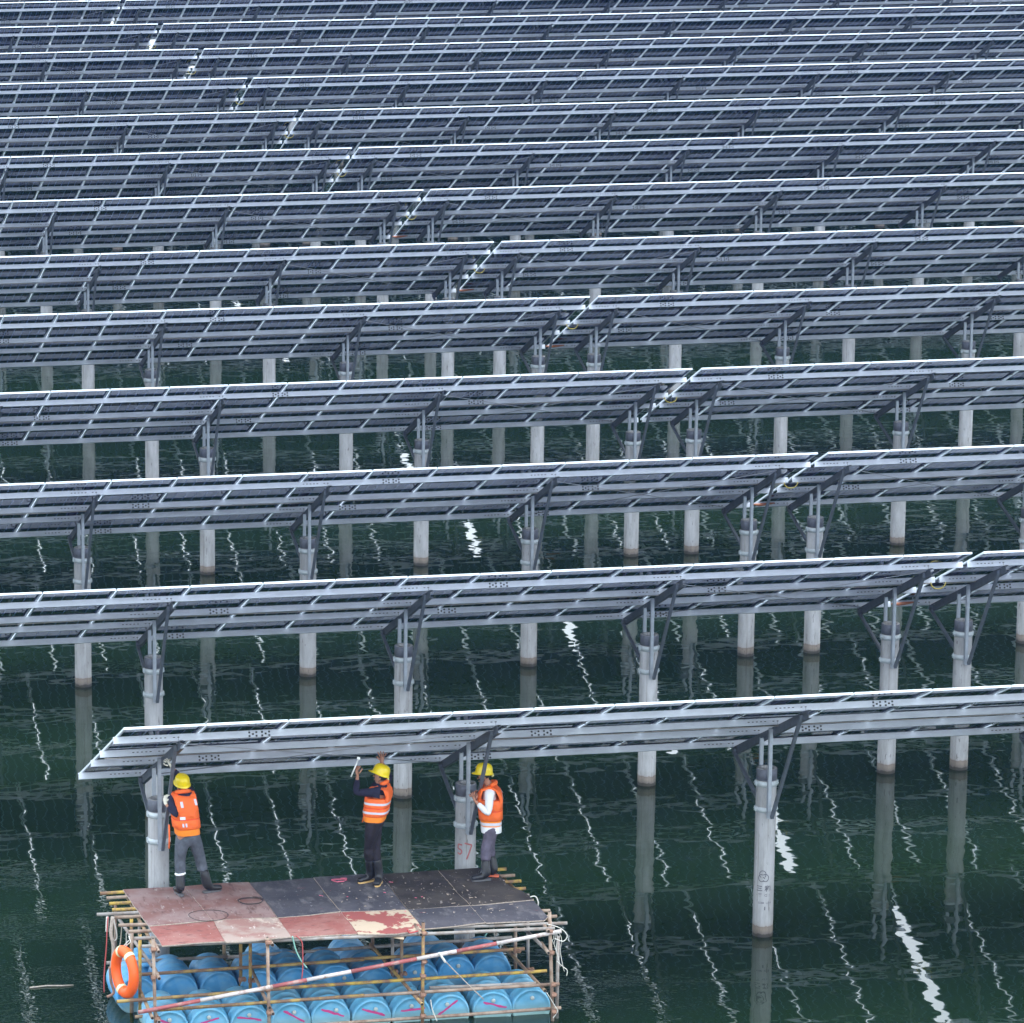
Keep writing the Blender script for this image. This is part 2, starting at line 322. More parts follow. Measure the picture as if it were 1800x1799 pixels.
def support_meshes():
    d = {}
    m_ = MB(); m_.cbar((.045,.60,PN1-.062),(.045,4.42,PN1-.062), .12, .055, (0,0,1), .006); 
    for p_ in PUR: m_.box((.011,p_-.0,PN1-.002),(.017,p_+.05,PN1+.06)); 
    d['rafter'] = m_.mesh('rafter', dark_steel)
    zr = lambda Y: toW(0, 0, 0).z  # unused
    def under(Yo, n_=PN1-.062):                                   # height of the rafter's middle above a point Yo behind the top edge
        s_ = (Yo - n_*ST)/CT; return H - s_*ST + n_*CT
    yb, yf = YP+.19, YP-.19
    m_ = MB(); m_.cbar((-.012,yf,1.84),(-.012,yf,under(yf)+.05), .066, .05, (0,1,0), .006); m_.box((-.05,yf-.033,1.93),(.026,yf+.02,1.94)); d['front_column'] = m_.mesh('column', col_steel)
    m_ = MB(); m_.cbar((-.03,yb,1.9),(-.03,yb,under(yb)-.03), .055, .05, (1,0,0), .006); d['back_column'] = m_.mesh('column', col_steel)
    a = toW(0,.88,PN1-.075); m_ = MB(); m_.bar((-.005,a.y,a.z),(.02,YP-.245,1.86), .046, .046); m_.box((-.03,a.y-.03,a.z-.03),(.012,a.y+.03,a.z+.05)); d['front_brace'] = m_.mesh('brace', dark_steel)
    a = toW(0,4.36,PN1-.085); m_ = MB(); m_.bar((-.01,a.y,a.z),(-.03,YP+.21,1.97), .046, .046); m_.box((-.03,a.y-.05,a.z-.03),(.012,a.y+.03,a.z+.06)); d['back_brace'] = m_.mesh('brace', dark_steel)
    for nm, z0 in (('hi', 2.29), ('lo', 1.90)):
        m_ = MB(); m_.lathe([(.1535,z0),(.1565,z0),(.1565,z0+.085),(.1535,z0+.085),(.1535,z0)], 28, org=(0,YP,0), closed=True)
        for sx in (-1, 1):
            m_.box((sx*.162-.01, YP-.03, z0+.008), (sx*.162+.01, YP-.022, z0+.077)); m_.box((sx*.162-.01, YP+.022, z0+.008), (sx*.162+.01, YP+.03, z0+.077))
            m_.tube((sx*.163, YP-.055, z0+.042), (sx*.163, YP+.055, z0+.042), .009, 6)
        d['clamp'+nm] = m_.mesh('clamp', strap_steel)
    m_ = MB(); m_.lathe([(.1503,2.385),(.1525,2.385),(.1525,2.545),(.1503,2.556)], 28, org=(0,0,0), closed=True); d['pile_cap'] = m_.mesh('collar', cap_mat)
    m_ = MB(); m_.lathe([(.15,-3),(.15,HP-.012),(.142,HP),(.088,HP),(.085,HP-.01),(.085,HP-.35),(.0,HP-.36)], 32); d['pile'] = m_.mesh('concrete_pile', concrete)
    return d
SM = support_meshes()

PILES = {}
rod_m = mat('tie_rod_steel', (.42,.43,.47), .45, .4)
cable_m = mat('string_cable', (.42,.38,.36), .6)
def table(r, side, x_from, n_mod, sup_x, label, bays):
    """x_from: left edge of the first module"""
    Y = ROWS[r][0]; root = empty('solar_table', (x_from, Y, 0), label=label, cat='solar panels', group='rows of tilted solar panels standing over the water')
    xe = (n_mod-1)*PITCH + MW
    for i in range(n_mod):
        for q in range(2):
            gl = link_mesh('solar_panel', GLASS_ME, root, toW(i*PITCH+random.gauss(0,.0012), q*(ML+.014)+random.gauss(0,.003), abs(random.gauss(0,.002))), (-T + random.gauss(0,.0012), random.gauss(0,.0013), 0))
            link_mesh('frame', FRAME_ME, gl)
            if r <= 8: link_mesh('junction_box', JB_ME, gl)
    sx = [s_-x_from for s_ in sup_x]
    lo = .06 if side == 'L' else .055; hi = .06
    for k, d0 in enumerate(PUR): purlin(root, -lo, xe+hi, d0, sx, k)
    for x in sx:
        sp = link_mesh('support', SM['rafter'], root, (x,0,H), (-T,0,0)); sp.name = 'support_frame'
        for key in ('front_column','back_column','front_brace','back_brace','clamphi','clamplo'):
            if r > 9 and key.startswith('clamp'): continue
            c = link_mesh({'f':'column','b':'brace','c':'clamp'}['c' if key[0] == 'c' else 'f' if 'column' in key else 'b'], SM[key], sp)
            c.matrix_parent_inverse = (Matrix.Translation((x,0,H)) @ Matrix.Rotation(-T, 4, 'X')).inverted(); c.location = (x,0,0)
    # wind rods in the end bays
    rod = MB()
    for a, b in bays:
        if a is None or b is None: continue
        a -= x_from; b -= x_from
        A = toW(a, .78, PN1-.02); B = toW(b, 4.2, PN1-.06); rod.tube(A, B, .007, 5); A = toW(a, 4.2, PN1-.03); B = toW(b, .78, PN1-.05); rod.tube(A, B, .007, 5)
    if rod.f: rod.build('tie_rod', rod_m, root)
    cb = MB(); pts = []; n_ = max(2, int(xe/.6))
    for i in range(n_+1):
        x = xe*i/n_; pts.append(toW(x, PUR[1]-.012, PN1-.012-.012*abs(math.sin(x*1.36+r))))
    cb.path(pts, .007, 5); cb.build('cable', cable_m, root)
    return root

HARD_EDGE = 4
MARK = []
for r, (Y, X0, S) in ROWS.items():
    # how far the picture sees along this row, and a few metres more
    xl = min(at(-30, 0, Y=Y).x, at(-30, 1799, Y=Y).x); xr = max(at(1830, 0, Y=Y+4).x, at(1830, 1799, Y=Y+4).x)
    if r == 1:
        x1 = -14.964; n = 13; left0 = x1; sups = [-14.126+i*S for i in range(4)]; g0 = x1+n*PITCH-.02+GAP
        table(1, 'L', left0, n, sups, 'front solar panel table with its open left end above the three workers', [(sups[0],sups[1])])
        PILES[(1,'L')] = sups[::-1]
        sr = [g0+.54+i*S for i in range(2)]
        table(1, 'R', g0, 7, sr, 'front row solar panel table beyond the white reflected gap, at the far right edge', [(sr[0],sr[1])])
        PILES[(1,'R')] = sr
        continue
    n = max(4, math.ceil((X0-xl)/PITCH)+3); left0 = X0 - n*PITCH + .02
    sups = []; x = X0-.54
    while x > left0+.1: sups.append(x); x -= S
    nth = ORD[r]
    if r > 14: n = 6; left0 = X0 - n*PITCH + .02; sups = [v for v in sups if v > left0+.1]
    table(r, 'L', left0, n, sups, f'{nth} row of solar panels counted from the workers, left of its gap', [(sups[0], sups[1]) if len(sups) > 1 else (None,None)])
    PILES[(r,'L')] = sups
    g0 = X0+GAP; n = max(3, math.ceil((xr-g0)/PITCH)+2)
    if r > 14: n = 14
    sups = []; x = g0+.54
    while x < g0+n*PITCH-.1: sups.append(x); x += S
    table(r, 'R', g0, n, sups, f'{nth} row of solar panels counted from the workers, right of its gap', [(sups[0], sups[1]) if len(sups) > 1 else (None,None)])
    PILES[(r,'R')] = sups

for (r, side), xs in PILES.items():
    for i, x in enumerate(xs):
        if r == 1 and side == 'L':
            lab = {0:'concrete pile of the front row just left of the gap', 1:'front concrete pile stencilled with black maker marks', 2:'front concrete pile painted with a red 57', 3:'front concrete pile at the left worker, behind the platform'}[i]
        else:
            lab = f'grey concrete pile under the {ORD[r]} row, {ORD[i+1]} on the {"left" if side=="L" else "right"} side of the gap'
        p_ = link_mesh('concrete_pile', SM['pile'], None, (x, ROWS[r][0]+YP, 0), (0,0,random.uniform(0,.3)))
        tag(p_, lab, 'pile', 'round concrete piles standing in the water')
        link_mesh('steel_collar', SM['pile_cap'], p_)
        if r == 1 and side == 'L' and i in (1, 2): MARK.append((i, p_))

# writing on the piles
ink_red = mat('red_marker', (.40,.13,.13), .8, var=.3, vscale=30); ink_blk = mat('black_stencil', (.12,.12,.14), .8, var=.3, vscale=60)
def text_wrap(s, size, zc, ang, parent, m_, rad=.1512, sx=1.0, name='lettering'):
    cu = bpy.data.curves.new('t', 'FONT'); cu.body = s; cu.size = size; cu.align_x = 'CENTER'; cu.align_y = 'CENTER'; cu.resolution_u = 3; cu.offset = size*.028
    o = bpy.data.objects.new('t', cu); COL.objects.link(o); dg = bpy.context.evaluated_depsgraph_get(); me = bpy.data.meshes.new_from_object(o.evaluated_get(dg))
    bpy.data.objects.remove(o); me.materials.clear(); me.materials.append(m_)
    import bmesh
    bm = bmesh.new(); bm.from_mesh(me)
    for i in range(-20,21): bmesh.ops.bisect_plane(bm, geom=bm.verts[:]+bm.edges[:]+bm.faces[:], plane_co=(i*.012,0,0), plane_no=(1,0,0))
    bm.to_mesh(me); bm.free()
    for v in me.vertices:
        a = ang + v.co.x*sx/.15; z = zc+v.co.y; v.co = (rad*math.sin(a), -rad*math.cos(a), z)
    ob = link_mesh(name, me, parent); ob.rotation_euler = (0,0,-parent.rotation_euler.z); return ob
def stroke_wrap(lines, parent, m_, name, wd=.008, rad=.1512):
    b = MB()
    for ln in lines:
        for (u0,v0),(u1,v1) in zip(ln, ln[1:]):
            n_ = 4; L_ = math.hypot(u1-u0, v1-v0) or 1e-6; nx, ny = -(v1-v0)/L_*wd/2, (u1-u0)/L_*wd/2; vs = []
            for k in range(n_+1):
                t = k/n_; u = u0+(u1-u0)*t; v = v0+(v1-v0)*t
                for q in (-1,1): a = (u+nx*q)/.15; vs.append((rad*math.sin(a), -rad*math.cos(a), v+ny*q))
            b.add(vs, [(2*k,2*k+2,2*k+3,2*k+1) for k in range(n_)])
    o = b.build(name, m_, parent); o.rotation_euler = (0,0,-parent.rotation_euler.z); return o
VA = -.30       # the side of the pile turned towards the camera
for i, p_ in MARK:
    if i == 2:
        c = VA*.15+.0
        stroke_wrap([[(c-.035,1.66),(c-.10,1.665),(c-.105,1.60),(c-.05,1.585),(c-.04,1.545),(c-.07,1.515),(c-.11,1.535)],
                     [(c+.0,1.69),(c+.11,1.655),(c+.075,1.56),(c+.03,1.445)]], p_, ink_red, 'painted_number', .023)
    else:
        c = VA*.15-.005; zc = .93; rg = []
        for dx, dz, a0, a1 in ((-.012,.038,-.9,4.2), (-.026,-.018,1.6,5.6), (.028,-.015,-2.4,2.0)):
            rg.append([(c+dx+.048*math.cos(a0+(a1-a0)*k/14), zc+dz+.056*math.sin(a0+(a1-a0)*k/14)) for k in range(15)])
        rg.append([(c-.035,zc+.03),(c+.03,zc+.035)]); rg.append([(c-.005,zc+.0),(c+.02,zc-.03)])
        stroke_wrap(rg, p_, ink_blk, 'emblem', .013)
        text_wrap('三 和', .098, .745, VA+.0, p_, ink_blk)
        text_wrap('· 管  C 1', .06, .645, VA-.03, p_, mat('faded_stencil', (.20,.19,.21), .8))
        text_wrap('D3M · x 14', .042, .53, VA+.15, p_, mat('faint_stencil', (.15,.145,.17), .8))
        stroke_wrap([[(c+.03,.475),(c+.028,.42)]], p_, ink_blk, 'lettering', .016)
    
# yellow cable loops and orange sleeves in the gaps of the rows
yel = mat('yellow_cable', (.62,.50,.10), .5); org = mat('orange_sleeve', (.50,.19,.10), .6)
for r in range(2, 13):
    Y, X0, S = ROWS[r]; b = MB(); c = toW(X0+GAP/2, PUR[1]-.03, PN1+.02)
    pts = [(c.x+.13*math.cos(a), c.y-.02, c.z-.02+.11*math.sin(a)) for a in [math.pi+i*math.pi/10 for i in range(11)]]
    b.path([Vector(q)-c for q in pts], .010, 6)
    tag(b.build('cable_loop', yel, None, (c.x, c.y+Y, c.z)), f'yellow cable loop hanging in the gap of the {ORD[r]} panel row', 'cable', 'yellow cable loops bridging the row gaps')
    if r <= 7 and r != 4:
        b = MB(); c = toW(X0+GAP+.0, PUR[3]-.02, (PN0+PN1)/2)
        b.path([(-.12,0,.0),(.0,-.012,-.01),(.14,-.012,.0),(.30,-.004,.012)], .02, 8, radii=[.012,.028,.026,.012])
        tag(b.build('cable_sleeve', org, None, (c.x, c.y+Y, c.z)), f'orange sleeve on the lowest rail at the gap of the {ORD[r]} row', 'cable sleeve', 'orange sleeves on the lowest rails')

# ---------------------------------------------------------------- floating work platform
ZD = 1.40
O0 = Vector((-14.7, -8.9, 0)); plat = empty('floating_platform', O0, label='floating scaffold work platform of rusty pipes on blue barrels, plywood deck', cat='work platform')
def L(p): return Vector(p)-O0
def board_mat(name, base, alt, thr, specks, sc=2.0):
    m = mat(name, base, .75, col2=alt, thr=thr, vscale=sc, bump=.002, bscale=60); n = m.node_tree.nodes; Lk = m.node_tree.links; p = n['Principled BSDF']
    src = p.inputs['Base Color'].links[0].from_socket; tc = n['Texture Coordinate']
    for col, scale, lo, hi, st in specks:
        mp = n.new('ShaderNodeMapping'); mp.inputs['Scale'].default_value = st; mp.inputs['Rotation'].default_value = (0,0,random.uniform(-.6,.6)); mp.inputs['Location'].default_value = (random.uniform(0,9),)*3; Lk.new(tc.outputs['Object'], mp.inputs[0])
        q = n.new('ShaderNodeTexNoise'); q.inputs['Scale'].default_value = scale; q.inputs['Detail'].default_value = 5; q.inputs['Roughness'].default_value = .65; Lk.new(mp.outputs[0], q.inputs['Vector'])
        mr = n.new('ShaderNodeMapRange'); mr.inputs[1].default_value = lo; mr.inputs[2].default_value = hi; Lk.new(q.outputs[0], mr.inputs[0])
        mx = n.new('ShaderNodeMix'); mx.data_type = 'RGBA'; mx.inputs['B'].default_value = tuple(col)+(1,); Lk.new(mr.outputs[0], mx.inputs['Factor']); Lk.new(src, mx.inputs['A']); src = mx.outputs['Result']
    Lk.new(src, p.inputs['Base Color']); return m
pale = (.50,.40,.33); rd = (.50,.07,.08)
bm_brown = board_mat('faded_brown_plywood', (.20,.095,.082), (.27,.185,.175), (.40,.60), [((.36,.30,.28), 14, .60, .68, (1,.35,1)), ((.11,.055,.05), 6, .56, .70, (2,.6,1)), ((.45,.40,.38), 30, .68, .72, (.5,1,1))])
bm_red = board_mat('red_plywood', (.26,.085,.072), (.31,.15,.13), (.42,.6), [((.55,.42,.36), 12, .67, .72, (.5,1,1)), ((.13,.05,.045), 6, .55, .68, (1,2,1)), ((.42,.34,.31), 26, .66, .70, (1,.3,1))])
bm_pink = board_mat('pinkish_worn_plywood', (.28,.15,.13), (.35,.27,.235), (.44,.56), [(pale, 5, .58, .66, (1,.6,1)), ((.55,.48,.44), 11, .62, .68, (1,.4,1))])
bm_torn = board_mat('peeling_red_plywood', (.28,.075,.068), (.48,.38,.28), (.47,.5), [((.12,.09,.08), 7, .66, .7, (.6,2,1)), ((.6,.08,.09), 9, .66, .7, (1,1,1))], 3.2)
bm_grey = board_mat('dark_grey_plywood', (.047,.047,.062), (.085,.08,.095), (.38,.65), [((.36,.34,.34), 22, .655, .69, (1,.8,1)), ((.15,.14,.15), 5, .52, .66, (1,.5,1)), (rd, 9, .675, .70, (.4,1.4,1))])
bm_blk = board_mat('blackened_plywood', (.028,.024,.026), (.07,.06,.056), (.4,.62), [((.25,.215,.20), 20, .62, .67, (1,.3,1)), ((.19,.14,.11), 12, .62, .70, (.3,1,1)), ((.4,.37,.35), 34, .68, .71, (1,1,1))])
edge_m = mat('raw_board_edge', (.44,.36,.30), .85, var=.35, vscale=30)
def board(cs, z, m_, lab=None, jag=None):
    P = [L(at(px, py, z=z)) for px, py in cs]      # corners: back-left, back-right, front-right, front-left (more allowed)
    b = MB(); n_ = len(P); c = sum(P, Vector())/n_; P2 = []
    for i in range(n_):                            # slightly uneven cut edges
        a, q = P[i], P[(i+1) % n_]; k_ = max(2, int((q-a).length/.22)); nrm = Vector(((q-a).y, -(q-a).x, 0)).normalized()
        for k in range(k_):
            t = k/k_; e = 0 if k == 0 else random.uniform(-.006,.006)*(jag or 1); P2.append(a+(q-a)*t+nrm*e)
    th = .016; n2 = len(P2); sag = lambda v: .024*noise.noise(Vector((v.x*1.3, v.y*1.3, z*9)))
    top = [Vector((v.x, v.y, v.z+sag(v))) for v in P2]; bot = [v-Vector((0,0,th)) for v in top]; cc = Vector((c.x, c.y, c.z+sag(c)))
    b.add(top+bot+[cc, cc-Vector((0,0,th))], [(i, (i+1) % n2, 2*n2) for i in range(n2)][::1] and [((i+1) % n2, i, 2*n2) for i in range(n2)])
    b.add(top+bot, [(i, (i+1) % n2, n2+(i+1) % n2, n2+i) for i in range(n2)], 1)
    b.add(bot+[cc-Vector((0,0,th))], [(i, (i+1) % n2, n2) for i in range(n2)], 0)
    o = b.build('deck_board', [m_, edge_m], plat)
    if lab: o['label'] = lab
    return o
board([(216,1563),(326,1557),(373,1618),(261,1627)], ZD, bm_brown, 'faded brown plywood board')
board([(324,1557),(437,1550),(487,1611),(372,1618)], ZD+.006, bm_brown, 'brown plywood board with wire rings')
board([(438,1551),(550,1544),(598,1603),(488,1611)], ZD, bm_grey, 'dark grey plywood board')
board([(551,1543),(666,1537),(716,1600),(600,1604)], ZD+.007, bm_grey, 'dark grey board with pink string')
board([(667,1537),(769,1531),(826,1593),(717,1600)], ZD, bm_blk, 'blackened plywood board')
board([(770,1531),(838,1526),(868,1528),(886,1546),(893,1556),(917,1566),(938,1581),(827,1593)], ZD+.006, bm_blk, 'blackened board with ragged right edge', 3)
board([(262,1629),(377,1620),(398,1655),(285,1664)], ZD-.002, bm_red, 'red brown front board')
board([(376,1618),(489,1612),(512,1647),(397,1656)], ZD+.012, bm_pink, 'pinkish worn front board')
board([(489,1612),(600,1605),(629,1640),(512,1648)], ZD, bm_red, 'red front board')
board([(600,1605),(717,1601),(742,1632),(716,1638),(700,1640),(630,1641)], ZD+.005, bm_torn, 'peeling red and cream front board', 2)
board([(717,1600),(827,1594),(855,1622),(743,1632)], ZD, bm_grey, 'dark grey front board')
board([(827,1594),(937,1583),(963,1611),(957,1617),(855,1623)], ZD+.007, bm_grey, 'dark grey front board at the right corner')
b = MB(); A = [L(at(676,1636,z=ZD-.02)), L(at(711,1632,z=ZD-.02)), L(at(710,1652,z=ZD-.09)), L(at(680,1648,z=ZD-.09))]
b.add(A+[v+Vector((0,.012,.0)) for v in A], [(3,2,1,0),(4,5,6,7),(0,1,5,4),(1,2,6,5),(2,3,7,6),(3,0,4,7)]); b.build('broken_board_piece', mat('splintered_wood', (.55,.42,.29), .9, var=.3, vscale=14, stretch=(1,1,4)), plat)

def pipe_mat(name, c1, c2, thr=(.42,.55), sc=7): return mat(name, c1, .7, .1, col2=c2, thr=thr, vscale=sc, bump=.001, bscale=50, rnd=.12)
rust = (.23,.13,.08)
p_yel = pipe_mat('yellow_painted_pipe', (.52,.35,.07), rust, (.44,.58)); p_tan = pipe_mat('weathered_tan_pipe', (.36,.275,.215), (.22,.14,.10), (.40,.62))
p_rust = pipe_mat('rusty_pipe', (.22,.14,.10), (.34,.24,.14), (.42,.6)); p_grey = pipe_mat('grey_worn_pipe', (.36,.335,.315), (.25,.20,.17), (.42,.62)); p_mix = pipe_mat('yellow_and_rust_pipe', (.46,.31,.10), (.22,.13,.08), (.42,.54), 4)
p_white = pipe_mat('white_painted_pipe', (.60,.54,.52), (.36,.24,.20), (.52,.64)); p_redp = pipe_mat('red_painted_pipe', (.36,.10,.10), (.42,.27,.24), (.50,.66))
hollow = mat('pipe_bore', (.02,.015,.012), .9)
PR = .0245
def pipe(a, b_, m_, r_=PR, name='scaffold_pipe'):
    a = L(a); b_ = L(b_); d_ = (b_-a).normalized(); q = MB()
    ln = (b_-a).length; k_ = max(1, int(ln/1.2)); off = [Vector((random.uniform(-1,1), random.uniform(-1,1), random.uniform(-1,1)))*.004 for _ in range(k_+1)]
    off[0] = off[-1] = Vector()
    q.path([a+(b_-a)*i/k_+off[i] for i in range(k_+1)], r_, 10)
    for e, s_ in ((a,-1),(b_,1)): q.tube(e+d_*s_*.0005, e+d_*s_*.0015, r_*.78, 10, mi=1)
    return q.build(name, [m_, hollow], plat)
def post(px, yt, yb, Y, m_, zt=None):
    a = at(px[0], yt, Y=Y); b_ = at(px[1], yb, Y=Y); xm = (a.x+b_.x)/2; return pipe((a.x, Y, a.z), (b_.x, Y, b_.z), m_)
def coupler(p, ax='X'):
    p = L(p); q = MB(); r_ = random.uniform(-.1,.1)
    w_ = random.uniform(.026,.032); h_ = random.uniform(.022,.03)
    q.lathe([(.026,-h_),(.031,-h_),(.032,0),(.031,h_),(.026,h_)], 8, org=p, smooth=False)
    q.lathe([(.026,-w_),(.030,-w_),(.031,0),(.030,w_),(.026,w_)], 8, axis='X' if ax == 'X' else 'Y', org=p+Vector((0,-.05,0)) if ax == 'X' else p+Vector((.05,0,0)), smooth=False)
    q.tube(p+Vector((.040,-.045,.012)), p+Vector((.040,.03,.012)), .007, 6); q.tube(p+Vector((-.02,-.05,-.045)), p+Vector((-.02,-.05,.045)), .007, 6); q.box(p+Vector((.018,-.045,-.014)), p+Vector((.05,-.0,.014))); q.box(p+Vector((.030,-.052,.004)), p+Vector((.050,-.042,.020)))
    return q.build('coupler', mat_coup, plat)
mat_coup = mat('rusted_coupler', (.28,.16,.11), .8, .2, var=.4, vscale=25, bump=.003, bscale=60)
# deck joists, along the long side; their ends stick out left and right
jl = [(176,1571,p_yel),(187,1579,p_tan),(192,1589,p_yel),(197,1600,p_yel),(170,1608,p_grey),(202,1613,p_tan),(208,1627,p_tan),(226,1638,p_tan),(236,1650,p_grey),(249,1664,p_grey)]
jr = [(890,1528),(905,1539),(916,1549),(924,1562),(930,1574),(938,1583),(967,1601),(979,1611),(997,1623),(975,1632)]
for (x, y, m_), (x2, y2) in zip(jl, jr): pipe(at(x, y, z=ZD-.048), at(x2, y2, z=ZD-.048), m_)
# cross bearers under the joists
for x0, y0, x1, y1 in ((222,1574,270,1664),(428,1562,470,1654),(640,1552,745,1636),(880,1540,972,1626)): pipe(at(x0,y0,z=ZD-.10), at(x1,y1,z=ZD-.10), p_rust)
# front posts
YF = -8.98
for x, x2, yt, m_ in ((269,275,1650,p_tan),(470,474,1648,p_tan),(744,742,1622,p_mix),(966,972,1603,p_tan)):
    a = at(x, yt, Y=YF); pipe((a.x,YF,a.z), (at(x2,1840,Y=YF).x,YF,-.25), m_)
pipe((at(981,1640,Y=YF+.1).x,YF+.1,1.2), (at(979,1780,Y=YF+.1).x,YF+.1,0), p_grey)
# posts further back
for x, yt, yb, Y, m_ in ((246,1622,1775,-8.3,p_yel),(231,1605,1785,-7.6,p_yel),(232,1640,1780,-7.9,p_tan),(423,1652,1738,-7.6,p_mix),(440,1652,1738,-7.9,p_yel),(394,1650,1690,-6.5,p_rust),(690,1646,1722,-7.6,p_grey),(706,1646,1722,-7.9,p_rust),(655,1640,1700,-6.5,p_rust),(906,1628,1710,-7.6,p_tan),(928,1620,1704,-7.1,p_grey),(203,1585,1690,-6.5,p_tan),(245,1590,1680,-6.9,p_grey)):
    a = at(x, yt, Y=Y); c = at(x, yb, Y=Y); pipe((a.x,Y,min(a.z,ZD-.03)), (c.x,Y,c.z), m_)
# ledgers along the long side
zl = .56
pipe(at(187,1693,z=.5), at(400,1682,z=.5), p_grey); pipe(at(400,1683,z=.5), at(900,1648,z=.5), p_grey)
pipe(at(238,1714,z=.62), at(640,1687,z=.62), p_mix); pipe(at(600,1688,z=.62), at(922,1668,z=.62), p_mix)
pipe(at(205,1761,z=.54), at(500,1738,z=.54), p_mix); pipe(at(440,1741,z=.545), at(961,1707,z=.545), p_yel)
pipe(at(275,1776,Y=YF+.06), at(640,1750,Y=YF+.06), p_mix); pipe(at(560,1756,Y=YF+.06), at(983,1730,Y=YF+.06), p_tan); pipe(at(755,1737,z=.47), at(942,1729,z=.47), p_grey)
pipe(at(275,1822,Y=YF+.06), at(986,1772,Y=YF+.06), p_tan); pipe(at(237,1788,Y=-8.2), at(262,1786,Y=-8.2), p_rust)
# bearers across, low down
for x0, y0, x1, y1, m_ in ((887,1665,958,1742,p_rust),(651,1660,742,1766,p_mix),(440,1700,474,1772,p_tan),(228,1700,268,1790,p_rust)): pipe(at(x0,y0,z=.56), at(x1,y1,z=.44), m_)
pipe(at(210,1617,z=ZD-.1), at(268,1700,z=.95), p_grey)      # side brace left
pipe(at(922,1633,Y=-8.2), at(962,1672,Y=-8.9), p_grey)      # side brace right
# red and white pole
A = at(243,1780,Y=YF-.05); B = at(987,1637,Y=YF-.05); seg = [0,.055,.19,.275,.395,.52,.665,.715,.84,1.0]
seg = [0,.145,.315,.395,.50,.655,.75,.845,1.0]
q = MB(); A_, B_ = L(A), L(B)
for i in range(len(seg)-1): q.tube(A_+(B_-A_)*seg[i], A_+(B_-A_)*(seg[i+1]-.0006), .029, 10, mi=(0,1)[i % 2])
q.build('warning_pole', [p_redp, p_white], plat)
for x, y in ((269,1668),(269,1718),(275,1790),(470,1656),(470,1738),(472,1780),(744,1640),(744,1690),(742,1715),(742,1748),(742,1785),(966,1636),(968,1674),(971,1730),(972,1748),(972,1778)): coupler(at(x, y, Y=YF+.0))
for x, y in ((246,1680),(247,1762),(231,1740),(423,1722),(440,1724),(690,1708),(706,1712),(930,1705),(906,1672)): coupler(at(x, y, Y=-7.9), 'Y')
# short stubs seen end-on at the front
for x, y in ((278,1672),(279,1719),(279,1795),(478,1660),(479,1781),(739,1642),(740,1760),(963,1636),(963,1674)): 
    a = at(x, y, Y=YF-.06); pipe((a.x,YF-.10,a.z), (a.x+.01,YF+.35,a.z), p_tan)

# barrels
def barrel_mesh():
    q = MB(); r0 = .283; Ln = .90
    prof = [(.0,.012),(.20,.012),(.243,.010),(.25,.0),(.262,-.004),(.275,.004),(.283,.03)]
    def rib(h): return [(r0,h-.03),(r0+.009,h-.018),(r0+.012,h),(r0+.009,h+.018),(r0,h+.03)]
    prof += [(r0-.008,.10)]+rib(.21)+[(r0,.33)]+rib(.45)+[(r0,.57)]+rib(.69)+[(r0-.008,.80),(.283,.87),(.275,.896),(.262,.904),(.25,.90),(.24,.89),(.0,.888)]
    q.lathe(prof, 30, axis='Y'); return q.mesh('barrel', barrel_m)
def barrel_material(nm, base, wear, dirt):
    m = mat(nm, base, .5, var=.15, vscale=4, rnd=.14); n = m.node_tree.nodes; Lk = m.node_tree.links; p = n['Principled BSDF']
    src = p.inputs['Base Color'].links[0].from_socket; tc = n['Texture Coordinate']; q = n.new('ShaderNodeTexNoise'); q.inputs['Scale'].default_value = 5; q.inputs['Detail'].default_value = 7; Lk.new(tc.outputs['Object'], q.inputs['Vector'])
    mr = n.new('ShaderNodeMapRange'); mr.inputs[1].default_value = .46; mr.inputs[2].default_value = .70; mr.inputs[4].default_value = wear; Lk.new(q.outputs[0], mr.inputs[0])
    mx = n.new('ShaderNodeMix'); mx.data_type = 'RGBA'; mx.inputs['B'].default_value = (.27,.47,.60,1); Lk.new(mr.outputs[0], mx.inputs['Factor']); Lk.new(src, mx.inputs['A'])
    # scum near the waterline
    ge = n.new('ShaderNodeNewGeometry'); sp = n.new('ShaderNodeSeparateXYZ'); Lk.new(ge.outputs['Position'], sp.inputs[0]); ad = n.new('ShaderNodeMath'); ad.operation = 'MULTIPLY_ADD'; ad.inputs[1].default_value = .14; Lk.new(q.outputs[0], ad.inputs[0]); Lk.new(sp.outputs[2], ad.inputs[2])
    r2 = n.new('ShaderNodeMapRange'); r2.inputs[1].default_value = .27; r2.inputs[2].default_value = .10; r2.inputs[4].default_value = dirt; Lk.new(ad.outputs[0], r2.inputs[0])
    m2 = n.new('ShaderNodeMix'); m2.data_type = 'RGBA'; m2.inputs['B'].default_value = (.27,.40,.36,1); Lk.new(r2.outputs[0], m2.inputs['Factor']); Lk.new(mx.outputs['Result'], m2.inputs['A']); Lk.new(m2.outputs['Result'], p.inputs['Base Color']); return m
barrel_m = barrel_material('blue_barrel_plastic', (.075,.30,.56), .6, .7); BME = barrel_mesh()
BMF = BME.copy(); BMF.materials.clear(); BMF.materials.append(barrel_material('sun_bleached_barrel_plastic', (.13,.40,.60), .85, .85))
bung = MB(); bung.lathe([(.0,-.022),(.024,-.022),(.029,-.018),(.03,.0),(.0,.012)], 14, axis='Y'); BU = bung.mesh('bung', mat('grey_bung', (.42,.46,.44), .6))
mag = mat('magenta_spray', (.50,.05,.20), .8, col2=(.16,.30,.55), thr=(.60,.68), vscale=18)
gry = mat('grey_collar', (.2,.3,.36), .6)
face_x = [934,866,792,724,654,582,512,440,368,297]
